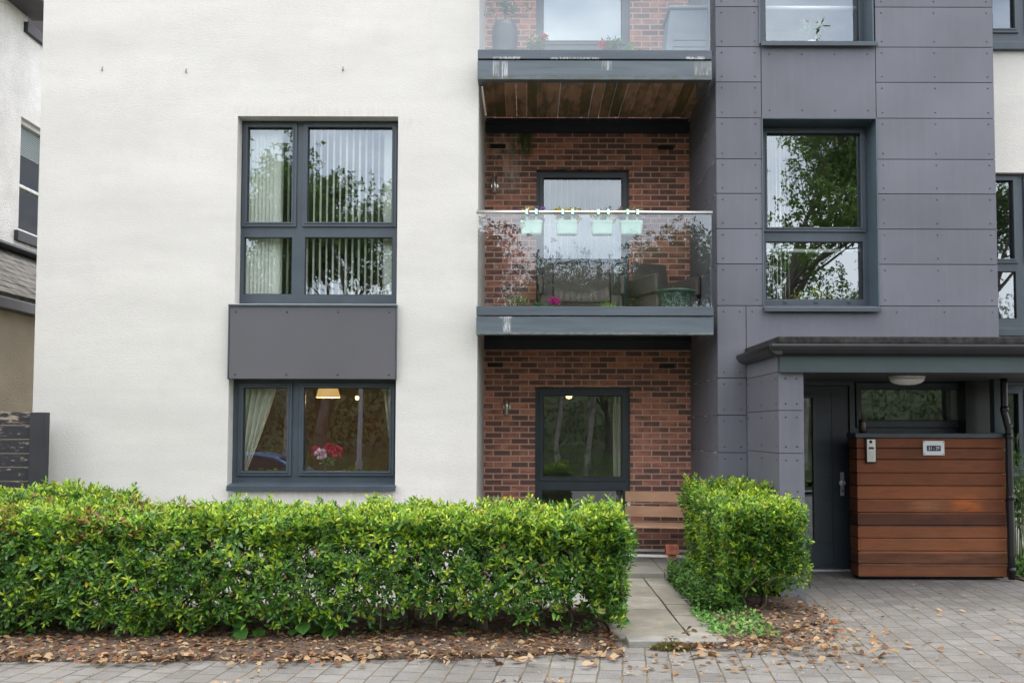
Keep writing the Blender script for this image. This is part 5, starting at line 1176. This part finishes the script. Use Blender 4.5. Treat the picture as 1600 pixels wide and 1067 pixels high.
# big green pot with a raised pale pattern
mg, tg, bg, Lg = nodes_of('green_glazed_pot'); v = objco(tg, (1, 1, 1)); vo = N(tg, 'ShaderNodeTexVoronoi', Scale=34, feature='DISTANCE_TO_EDGE'); vo2 = N(tg, 'ShaderNodeTexVoronoi', Scale=60); Lg(v, vo.inputs['Vector']); Lg(v, vo2.inputs['Vector'])
wv = N(tg, 'ShaderNodeTexNoise', Scale=9, Detail=2, Distortion=3); Lg(v, wv.inputs['Vector']); ln_ = math_(tg, 'ABSOLUTE', math_(tg, 'SUBTRACT', wv.outputs['Fac'], .5)); li = ramp(tg, ln_, .010, .022, (1, 1, 1, 1), (0, 0, 0, 1)); dots = ramp(tg, vo2.outputs['Distance'], .20, .32, (1, 1, 1, 1), (0, 0, 0, 1))
pz = zf1 + .03
pat = math_(tg, 'MULTIPLY', math_(tg, 'MAXIMUM', li, math_(tg, 'MULTIPLY', dots, ramp(tg, noise(tg, v, 7, 2), .48, .55))), boxmask(tg, 0, 9, pz + .06, pz + .25, .02))
Lg(mixc(tg, math_(tg, 'MULTIPLY', pat, .75), mixc(tg, noise(tg, v, 6, 3), (.022, .05, .038), (.05, .095, .07)), (.42, .50, .45)), bg.inputs['Base Color']); bg.inputs['Roughness'].default_value = .3; bumpn(tg, bg, pat, .6, .01)
yq = 10.42; q = P(1055, 450, yq); gp = thing('glazed_pot', 'large dark green patterned plant pot in a terracotta saucer on the balcony', 'plant pot', (q.x, yq, zf1))
m = MB(); m.lathe([(.15, .0), (.155, .03), (.175, .033), (.18, .01)][:2] + [(.185, .035), (.178, .035), (.15, .012), (0, .012)], (q.x, yq, zf1), 30); m.build('saucer', pm('terracotta', (.42, .14, .07), .75, 0, .15, 8), gp)
m = MB(); m.lathe([(.135, .014), (.15, .03), (.175, .14), (.195, .27), (.215, .285), (.23, .30), (.228, .318), (.20, .32), (.19, .29), (0, .285)], (q.x, yq, zf1), 40); m.build('pot', mg, gp)
stems_plant(gp, (q.x - .02, yq, zf1 + .285), 5, .14, .12, .05, .12, C([.10, .14, .05], [.14, .12, .05]), 5, 3)
# small plants along the middle balcony's glass
def potted(name, label, cat, px, Y, zb, pr, ph, pmat, n, h, sp, ln, wr, cols, k=6, seed=1, flowers=None, group=None):
    q = P(px, 400, Y); t = thing(name, label, cat, (q.x, Y, zb), group); pot(t, (q.x, Y, zb + .0005), pr, ph, pmat)
    stems_plant(t, (q.x, Y, zb + ph - .03), n, h, sp, ln, wr, cols, k, seed)
    if flowers: blooms(t, [(q.x + dx, Y - .03, zb + ph + dz) for dx, dz in flowers[0]], flowers[1], flowers[2], flowers[3], 'flowers')
    return t
M_terra = pm('terracotta', (.42, .14, .07)); M_greyp = pm('grey_blue_pot', (.19, .23, .28), .5, 0, .12, 8); M_charp = pm('charcoal_pot', (.028, .032, .04), .5, 0, .2, 6)
potted('grassy_plant', 'feathery green plant at the left end of the balcony floor', 'potted plant', 809, 10.3, zf1, .07, .08, M_charp, 26, .19, .15, .07, .12, G1 * 1.1, 7, 41)
potted('leafy_plant', 'round leaved green plant left of the pink flower on the balcony floor', 'potted plant', 836, 10.25, zf1, .06, .06, M_charp, 14, .12, .08, .05, .6, G1 * 1.1, 6, 42)
potted('pink_geranium', 'bright pink geranium low behind the balcony glass', 'flower', 865, 10.22, zf1, .06, .05, M_charp, 12, .09, .08, .05, .7, G1 * 1.1, 6, 43, ([(-.02, .11), (.03, .12), (.0, .135), (.045, .10)], .035, [(.62, .03, .33)], 22))
t = potted('small_potted_herb', 'small lime green herb in a grey pot, right of the pink geranium', 'potted plant', 952, 10.22, zf1, .055, .085, M_greyp, 16, .10, .08, .04, .35, GY, 6, 44, ([(-.075, .01)], .03, [(.60, .42, .36)], 16))
# upper balcony
yu = 10.5; q = P(789, 60, yu)
t = thing('urn_planter', 'tall dark ribbed planter with a slim tree on the upper balcony', 'planter', (q.x, yu, zf2)); m = MB()
ztp = PZ(37, yu, 789) ; hh_ = ztp - zf2; n = 48; prof = [(.105, 0), (.135, hh_ * .35), (.150, hh_ * .7), (.143, hh_ * .9), (.12, hh_), (.105, hh_), (.10, hh_ - .03), (0, hh_ - .03)]
m.lathe(prof, (q.x, yu, zf2 + .0005), n)
for i in range(5 * n):
    if i % 2 and i // n < 4: v = m.v[i]; m.v[i] = (q.x + (v[0] - q.x) * .94, yu + (v[1] - yu) * .94, v[2])
m.build('urn', M_charp, t); m = MB(); m.tube([(q.x, yu, ztp - .04), (q.x + .01, yu, ztp + .2), (q.x - .01, yu, ztp + .55)], [.012, .01, .006], 8); m.build('trunk', M_bark, t)
p = np.stack([RNG.normal(q.x, .13, 70), RNG.normal(yu, .1, 70), RNG.uniform(ztp + .08, ztp + .6, 70)], 1); pos, d, up, le, wd, idx, hh = shoots(p, RNG.normal(0, 1, (70, 3)), 5, .06, .4, .4)
leaf_mesh('leaves', pos, d, up, le, wd, G1[RNG.integers(0, 3, len(pos))] * .8, M_leafdull, t, fine=True)
RED = [(.62, .015, .02)]
t = potted('red_geranium', 'leggy red geranium in a blue grey pot, left of the upper balcony door', 'potted plant', 838, 10.3, zf2, .085, .10, M_greyp, 12, .30, .13, .055, .75, G1 * .8, 4, 51, ([(.075, .25), (.09, .24)], .045, RED, 30))
t = potted('red_geranium', 'red geranium in a grey pot, right of the upper balcony door', 'potted plant', 957, 10.3, zf2, .095, .12, M_greyp, 14, .27, .13, .055, .75, G1 * .7, 4, 52, ([(-.12, .15), (-.11, .14)], .045, RED, 30))
q = P(983, 60, 10.3); t = thing('conical_shrub', 'small pale green conical shrub beside the storage box on the upper balcony', 'potted plant', (q.x, 10.3, zf2)); pot(t, (q.x, 10.3, zf2 + .0005), .08, .06, M_charp)
n = 240; hh = RNG.random(n) ** 1.3; a = RNG.uniform(0, 6.28, n); r_ = .125 * (1 - hh) ** .8; p = np.stack([q.x + r_ * np.cos(a), 10.3 + r_ * np.sin(a), zf2 + .06 + .22 * hh], 1); pos, d, up, le, wd, idx, h2_ = shoots(p, np.stack([np.cos(a), np.sin(a), np.full(n, .8)], 1), 6, .032, .4)
leaf_mesh('foliage', pos, d, up, le, wd, C([.16, .30, .06], [.20, .34, .08])[RNG.integers(0, 2, len(pos))], M_leafdull, t, fine=True)
t = potted('dark_dish_plant', 'dark low plant in front of the urn, at the upper balcony glass', 'potted plant', 793, 10.14, zf2, .05, .02, M_charp, 14, .05, .06, .035, .6, C([.02, .05, .02], [.03, .06, .02]), 6, 53)
q = P(876, 60, 10.2); t = thing('small_ornament', 'little dark stone bird ornament between the two red geraniums', 'ornament', (q.x, 10.2, zf2)); m = MB(); m.lathe([(.03, 0), (.042, .02), (.04, .05), (.022, .075), (.026, .09), (.018, .11), (0, .118)], (q.x, 10.2, zf2 + .0005), 14, sy=1.3); m.build('body', pm('dark_stone', (.07, .07, .075), .8, 0, .2, 20), t); m = MB(); m.lathe([(.010, 0), (0, .03)], (0, 0, 0), 8, M=Matrix.Translation((q.x, 10.165, zf2 + .097)) @ Matrix.Rotation(R_(90), 4, 'X')); m.build('beak', pm('dark_stone', (.07, .07, .075)), t)
# storage box
q0, q1 = PX(1040, 10.75, 40), PX(1104, 10.75, 40); zt = PZ(10, 10.6, 1070)
t = thing('storage_box', 'grey slatted plastic storage box in the right corner of the upper balcony', 'storage box', ((q0 + q1) / 2, 10.9, zf2)); M_box = pm('grey_resin', (.16, .19, .22), .6, 0, .06, 4); m = MB()
m.prism([(q0 - .06, zf2 + .001), (q1, zf2 + .001), (q1, zt - .04), (q0 + .035, zt - .04)], 10.6, 11.1, 'Y'); m.build('body', M_box, t, .01)
m = MB(); hb_ = zt - zf2
for k in range(6):
    z = zf2 + .07 + k * .078; m.box(q0 + .06, q1 - .04, 10.588, 10.599, z, z + .066)
m.build('slatted_front', M_box, t, .004); m = MB(); m.box(q0 + .01, q1 + .01, 10.57, 11.13, zt - .039, zt); m.build('lid', M_box, t, .012)
# window sill plants
q = P(1266, 55, YR + .14); zb = winR2[2] + .04
t = thing('white_pot_plant', 'white round pot with a pale leafy plant in the top clad bay window', 'potted plant', (q.x, YR + .14, zb)); m = MB(); m.lathe([(.075, 0), (.10, .03), (.108, .08), (.10, .13), (.08, .155), (.07, .155), (.068, .13), (0, .13)], (q.x, YR + .14, zb), 26); m.build('pot', pm('white_ceramic', (.85, .85, .84), .4, 0, .02), t)
stems_plant(t, (q.x, YR + .14, zb + .14), 14, .26, .16, .10, .28, C([.22, .34, .12], [.30, .42, .2]), 6, 61)
q = P(1235, 55, YR + .2); t = thing('pale_candle', 'pale block candle beside the white pot in the top clad bay window', 'candle', (q.x, YR + .2, zb)); m = MB(); m.lathe([(.034, 0), (.034, .16), (.03, .165), (0, .16)], (q.x, YR + .2, zb), 18); m.build('wax', pm('candle_wax', (.72, .72, .74), .5, 0, .03), t); m = MB(); m.tube([(q.x, YR + .2, zb + .16), (q.x, YR + .2, zb + .18)], .003, 6); m.build('wick', M_black, t)
q = P(1272, 450, YR + .18); zb = winR[2] + .05
t = thing('sill_plant', 'green and yellow leafed plant in a clear pot in the middle clad bay window', 'potted plant', (q.x, YR + .18, zb)); pot(t, (q.x, YR + .18, zb), .09, .10, pm('pale_glass_pot', (.55, .62, .66), .25, 0, .1, 8)); stems_plant(t, (q.x - .02, YR + .16, zb + .08), 13, .15, .22, .075, .55, C([.10, .24, .03], [.14, .32, .05], [.5, .42, .06], [.2, .4, .06]), 5, 62); blooms(t, [(q.x + .0, YR + .1, zb + .13), (q.x + .09, YR + .1, zb + .16), (q.x - .01, YR + .1, zb + .23)], .04, [(.65, .5, .08), (.6, .35, .15)], 12)
# sills inside for the pots to stand on
for (wr, f_, y0_, y1_) in ((winR, fr, YR + .081, YR + .34), (winR2, fr2, YR + .081, YR + .34)):
    m = MB(); m.box(wr[0] + .01, wr[1] - .05, y0_, y1_, wr[2] + (.01 if wr is winR2 else .02), wr[2] + (.0395 if wr is winR2 else .0495)); m.build('inner_sill', M_whitepl, f_)
# vase of flowers in the lower window
yv = YW + .17; q = P(506, 735, yv); m = MB(); zs_ = winB[2] + .075
m.box(winB[0] + .03, winB[1] - .03, YW + .081, YW + .45, zs_ - .03, zs_ - .0005); m.build('inner_sill', M_whitepl, fo2)
t = thing('flower_vase', 'pink, white and red flowers in a small dark vase on the lower window sill', 'vase', (q.x, yv, zs_))
m = MB(); m.lathe([(.03, 0), (.035, .006), (.018, .02), (.028, .05), (.036, .10), (.03, .13), (.034, .14), (.028, .14), (.025, .12), (0, .12)], (q.x, yv, zs_), 22); m.build('vase_body', pm('dark_glass_vase', (.03, .035, .06), .12, 0, .1), t)
stems_plant(t, (q.x + .01, yv, zs_ + .12), 11, .15, .10, .06, .5, C([.10, .17, .08], [.16, .24, .14]), 4, 71)
for (px, py, r, c, nm) in ((493, 705, .058, (.62, .03, .10), 'red_flower'), (514, 700, .058, (.66, .04, .12), 'red_flower'), (527, 706, .070, (.68, .035, .11), 'red_flower'), (501, 709, .066, (.86, .62, .76), 'pale_pink_flower')):
    p_ = P(px, py, yv - .02 if c[1] < .3 else yv - .07); blooms(t, [tuple(p_)], r, [c], 60, nm)
# bamboo beside the downpipe
for i, (px, lab, zt_) in enumerate(((1588, 'slender bamboo-like plant growing beside the black downpipe', 1.35), (1606, 'taller leafy bamboo stems under the far ground floor window', 1.6))):
    q = P(px, 800, 10.5); t = thing('bamboo_plant', lab, 'plant', (q.x, 10.5, 0)); stems_plant(t, (q.x, 10.5, 0), 9, zt_, .22, .15, .16, C([.12, .24, .06], [.18, .32, .10], [.09, .19, .05]), 7, 80 + i, .6, .006)
cover('border_plants', 'low border plants against the white wall at the far right', 'ground cover', 220, lambda n: np.stack([RNG.uniform(5.35, 6.6, n), RNG.uniform(10.2, 10.75, n)], 1), .22, .06, NETT * 1.2, 6)
sheetbox('border_soil', 5.36, 7.5, 10.0, 10.84, .012, pm('dark_soil', (.075, .05, .036)))
# ================================================================ what stands across the road (seen in the panes)
M_tleaf = pm_attr('tree_leaf', .5, .55, .3); M_tbark = pm('tree_bark', (.17, .14, .11), .9, 0, .3, 6, .6, 30); M_birch = pm('pale_bark', (.42, .38, .33), .85, 0, .25, 5, .4, 30)
TG = C([.115, .195, .045], [.15, .24, .06], [.19, .285, .075], [.085, .145, .035])
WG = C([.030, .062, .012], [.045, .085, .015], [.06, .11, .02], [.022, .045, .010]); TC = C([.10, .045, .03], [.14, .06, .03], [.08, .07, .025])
def tree(label, x, y, h, first, spread, nleaf, ln, cols, bark, seed, rad=.22, lean=0, forks=(4, 3, 3), group='trees across the road', gap=0.0):
    rr = random.Random(seed); t = thing('broadleaf_tree', label, 'tree', (x, y, 0), group); m = MB(); tips = []
    def grow(p, d, L_, r, depth):
        n = 4; pts, rs = [p], [r]
        for i in range(n):
            d = (d + Vector((rr.gauss(0, .16), rr.gauss(0, .16), rr.gauss(.05, .08)))).normalized(); pts.append(pts[-1] + d * L_ / n); rs.append(r * (1 - .5 * (i + 1) / n))
        m.tube(pts, rs, 7 if depth < 2 else 5, cap=False)
        if depth >= len(forks):
            tips.extend([pts[2], pts[3], pts[4]]); return
        if depth >= 2: tips.append(pts[4])
        for k in range(forks[depth]):
            f = rr.uniform(.45, 1.0); i = min(n, max(1, int(round(f * n)))); a = rr.uniform(0, 6.28); tilt = rr.uniform(.5, 1.05)
            o_ = d.orthogonal().normalized(); q_ = d.cross(o_); nd = (d * math.cos(tilt) + (o_ * math.cos(a) + q_ * math.sin(a)) * math.sin(tilt) + Vector((0, 0, .15))).normalized()
            grow(pts[i], nd, L_ * rr.uniform(.62, .82) * (spread if depth == 0 else 1), rs[i] * rr.uniform(.55, .7), depth + 1)
        grow(pts[-1], d, L_ * .7, rs[-1] * .9, depth + 1)
    d0 = Vector((lean, 0, 1)).normalized(); base = Vector((x, y, -.6)); top = base + d0 * first
    m.tube([base, base + d0 * .4, base + d0 * first * .6 + Vector((rr.gauss(0, .1), 0, 0)), top], [rad * 1.5, rad * 1.1, rad * .95, rad * .85], 10, cap=False)
    grow(top, d0, (h - first) * .42, rad * .85, 0); m.build('trunk', bark, t)
    tp = np.array([tuple(v) for v in tips]); tp = tp[tp[:, 2] < h + .8]
    idx = RNG.integers(0, len(tp), nleaf // 5); p = tp[idx] + RNG.normal(0, .46, (len(idx), 3)) * C(1, 1, .6)
    p = p[wob(p, 1.5, seed) > -.75 + gap]
    pos, d, up, le, wd, ix, hh = shoots(p, RNG.normal(0, 1, p.shape) + C(0, 0, .3), 5, ln, .55, .5, ln * .5, 40, 105)
    c = cols[RNG.integers(0, len(cols), len(pos))] * RNG.uniform(.7, 1.35, (len(pos), 1)) * (1 + .35 * wob(p, .8, seed + 1))[ix][:, None]
    leaf_mesh('crown', pos, d, up + C(0, 0, .7), le, wd, c, M_tleaf, t); return t
tree('broad green maple across the road facing the white wall', -7.3, -12, 11.6, 2.0, 1.2, 48000, .17, TG, M_tbark, 3, .26, gap=.4)
tree('tall spreading sycamore across the road facing the clad bay', 7.9, -12, 13.6, 3.6, 1.3, 42000, .17, TG * 1.25, M_tbark, 8, .30, gap=.5)
tree('small pale stemmed birch across the road facing the balcony bay', 1.3, -13.5, 7.2, 2.8, .8, 7000, .13, TG * 1.2, M_birch, 12, .11, .02, (3, 3, 2))
tree('copper leaved tree across the road left of the birch', -1.6, -14, 9.6, 2.4, .9, 20000, .15, TC, M_tbark, 15, .18)
tree('dark green lime tree across the road between birch and sycamore', 6.0, -15, 10.0, 2.4, .95, 26000, .16, TG * .8, M_tbark, 18, .2)
tree('slim second birch with a leaning pale stem beside the first', 2.3, -13.0, 7.4, 2.8, .7, 5000, .13, TG * 1.1, M_birch, 22, .10, .10, (3, 3, 2))
tree('loose young tree behind the tall sycamore', 11.0, -16.5, 9.2, 2.6, 1.1, 11000, .15, TG, M_tbark, 61, .15, gap=.4)
tree('low thick leaved tree behind the broad maple', -8.6, -17, 7.6, 1.2, 1.0, 14000, .16, TG * .8, M_tbark, 51, .15)
tree('low round tree between the maple and the copper tree', -5.4, -17, 7.2, 1.2, 1.0, 14000, .16, TG * .85, M_tbark, 54, .15)
tree('low rounded dark tree close behind the leaning birch', 3.6, -17, 8.6, 1.4, 1.0, 18000, .16, TG * .7, M_tbark, 41, .16)
tree('low bushy tree filling the space behind the copper tree', .4, -17.5, 8.8, 1.3, 1.0, 18000, .16, TG * .8, M_tbark, 44, .16)
tree('large tree across the road at the far right', 17, -12, 12.5, 3.2, 1.1, 18000, .18, TG, M_tbark, 26, .28)
tree('large tree across the road at the far left', -14.5, -13, 12, 3, 1.1, 14000, .18, TG, M_tbark, 31, .28)
# the wood behind reads as one mass
n = 45000; x = RNG.uniform(-36, 36, n); z = RNG.random(n) ** .8; p = np.stack([x, -19 - RNG.random(n) * 4 + z * -1.0, z * (6.6 + 1.0 * np.sin(x * .9) + .9 * np.sin(x * .37 + 1) + .5 * np.sin(x * 2.3))], 1)
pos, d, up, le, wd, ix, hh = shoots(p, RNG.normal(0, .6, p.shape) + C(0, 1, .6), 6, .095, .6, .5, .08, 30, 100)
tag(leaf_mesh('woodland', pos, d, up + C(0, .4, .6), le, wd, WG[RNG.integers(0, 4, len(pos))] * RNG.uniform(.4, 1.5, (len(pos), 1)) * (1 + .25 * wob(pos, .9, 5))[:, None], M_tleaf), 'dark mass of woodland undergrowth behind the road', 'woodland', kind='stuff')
n = 4000; x = RNG.uniform(-20, 20, n); p = np.stack([x, -10.6 + RNG.normal(0, .3, n), -.5 + RNG.random(n) * (1.35 + .25 * np.sin(x * 1.3))], 1)
pos, d, up, le, wd, ix, hh = shoots(p, RNG.normal(0, .5, p.shape) + C(0, .7, .8), 6, .10, .5, .4, .08, 30, 100)
tag(leaf_mesh('roadside_bushes', pos, d, up + C(0, .3, .6), le, wd, (TG * 1.3)[RNG.integers(0, 4, len(pos))] * RNG.uniform(.6, 1.3, (len(pos), 1)), M_tleaf), 'bank of leafy bushes along the far side of the road', 'bushes', kind='stuff')
# pavement, verge and a few bare stems in front of the wood
sheetbox('far_pavement', -60, 60, -10.2, -9.0, -.44, pm('far_paving', (.26, .25, .235), .9, 0, .15, 2))
sheetbox('verge', -60, 60, -14.5, -11.4, -.22, pm('verge_grass', (.13, .16, .04), .95, 0, .4, 1.5, .5, 20, hue=(.20, .13, .07)))
for i, (x, y, r, lean, lab) in enumerate(((-9.4, -15.5, .16, .03, 'bare grey trunk standing before the wood near the blue car'), (-3.9, -16, .13, -.05, 'slim bare trunk before the wood behind the street lamp'), (2.6, -15.4, .10, .06, 'pale bare stem before the wood near the black car'), (11.0, -15.5, .17, .02, 'thick bare trunk before the wood facing the porch'))):
    t = thing('bare_tree', lab, 'tree', (x, y, -.3), 'bare stems before the wood'); m = MB(); p0 = Vector((x, y, -.4)); m.tube([p0, p0 + Vector((lean, 0, 1.2)), p0 + Vector((lean * 5, .1, 3.4)), p0 + Vector((lean * 9, 0, 6.2))], [r * 1.4, r, r * .8, r * .5], 9, cap=False)
    for k in range(5): b0 = p0 + Vector((lean * (4 + k), .05, 2.8 + k * .7)); m.tube([b0, b0 + Vector((random.uniform(-.8, .8), random.uniform(-.3, .3), .6)), b0 + Vector((random.uniform(-1.6, 1.6), random.uniform(-.4, .4), 1.3))], [r * .4, r * .25, r * .08], 6, cap=False)
    m.build('trunk', M_birch, t)
# street lamp
sl = thing('street_lamp', 'grey steel lamp column beside the road, seen mirrored in the lower window', 'street lamp', (-4.25, -2.9, 0)); M_galv = pm('galvanised_steel', (.24, .25, .27), .5, .5, .1, 6)
m = MB(); m.tube([(-4.25, -2.9, -.5), (-4.25, -2.9, .75), (-4.25, -2.9, .82), (-4.25, -2.9, 4.6)], [.10, .10, .062, .05], 14); m.build('column', M_galv, sl)
m = MB(); m.box(-4.36, -4.14, -2.95, -2.855, 2.75, 2.9); m.build('notice_plate', M_alu, sl, .004)
m = MB(); m.tube([(-4.25, -2.9, 4.6), (-4.25, -3.0, 4.72), (-4.25, -3.4, 4.78)], [.05, .045, .04], 10); m.build('arm', M_galv, sl)
m = MB(); m.lathe([(0, -.05), (.10, -.04), (.14, 0), (.11, .05), (0, .08)], (-4.25, -3.6, 4.76), 18, sy=2.0); m.build('lantern', M_galv, sl)
# parked cars
def car(label, x, y, paint, flip=1):
    t = thing('parked_car', label, 'car', (x, y, 0), 'cars parked on the road'); Lc, Wc = 4.1, 1.74
    prof = [(-2.05, .35), (-2.08, .62), (-2.02, .86), (-1.25, .98), (-.62, 1.38), (-.35, 1.45), (.75, 1.46), (1.35, 1.36), (1.92, 1.02), (2.03, .92), (2.06, .60), (2.02, .32)]
    def loft(pr, y0, tuck, nm, mat, bev=.04):
        m = MB(); k = len(pr)
        ys = [(-1, 1 - tuck), (-.93, 1), (.93, 1), (1, 1 - tuck)]; rows = []
        for s_, f in ys:
            rows.append([(x + flip * a * (1 if abs(s_) < .95 else .975), y + s_ * (Wc / 2 - .22 * max(0, (b_ - .95) / .5)) * y0, b_ if abs(s_) < .95 else .4 + (b_ - .4) * .965) for a, b_ in pr])
        for A, B_ in zip(rows[:-1], rows[1:]):
            for i in range(k): m.face([A[i], A[(i + 1) % k], B_[(i + 1) % k], B_[i]], 0, False)
        m.face(rows[0][::-1]); m.face(rows[-1]); return m.build(nm, mat, t, bev)
    loft(prof, 1.0, 0, 'body', paint)
    for s_ in (-1, 1):
        m = MB(); poly = [(-1.12, .99), (-.58, 1.34), (-.32, 1.40), (.72, 1.41), (1.25, 1.32), (1.62, 1.04)]
        m.face([(x + flip * a, y + s_ * (Wc / 2 + .004 - .22 * max(0, (b_ - .95) / .5) + .012), b_) for a, b_ in poly][::s_ * flip]); w_ = m.build('side_window', M_gasket, t)
    for a0, a1, nm in (((-1.22, 1.0), (-.64, 1.38), 'windscreen'), ((1.40, 1.34), (1.90, 1.04), 'rear_window')):
        m = MB(); s0 = .70 if 1 else 0; off = -.012 if a0[0] < 0 else .012
        q_ = [(x + flip * (a0[0] + off), y - s0, a0[1] + .012), (x + flip * (a0[0] + off), y + s0, a0[1] + .012), (x + flip * (a1[0] + off), y + s0 * .92, a1[1] + .012), (x + flip * (a1[0] + off), y - s0 * .92, a1[1] + .012)]
        m.face(q_); m.build(nm, M_gasket, t)
    for wx in (-1.28, 1.28):
        for s_ in (-1, 1):
            M = Matrix.Translation((x + flip * wx, y + s_ * (Wc / 2 - .08), .31)) @ Matrix.Rotation(R_(90), 4, 'X'); m = MB(); m.lathe([(.20, -.10), (.29, -.10), (.31, -.07), (.31, .07), (.29, .10), (.20, .10)], n=24, M=M); wh = m.build('wheel', M_black, t)
            m = MB(); m.lathe([(0, -.095), (.06, -.10), (.20, -.085), (.20, .085), (.06, .10), (0, .095)], n=20, M=M); m.build('rim', M_alu, wh)
    for s_ in (-1, 1):
        m = MB(); m.box(x + flip * 2.0 - .05, x + flip * 2.0 + .05, y + s_ * .62 - .14, y + s_ * .62 + .14, .72, .92); m.build('tail_light', pm('red_lens', (.35, .01, .012), .2, 0, .05), t, .02)
        m = MB(); m.box(x - flip * 2.02 - .05, x - flip * 2.02 + .05, y + s_ * .60 - .16, y + s_ * .60 + .16, .64, .80); m.build('headlight', pm('clear_lens', (.6, .62, .65), .1, 0, .03), t, .02)
    t.location.z -= .505
    return t
car('blue hatchback parked on the road opposite the white wall', -8.15, -5.2, pm('blue_car_paint', (.03, .13, .28), .22, .2, .03, 2), 1)
car('black hatchback parked on the road opposite the balconies', -.75, -4.9, pm('black_car_paint', (.012, .012, .014), .18, .1, .03, 2), -1)
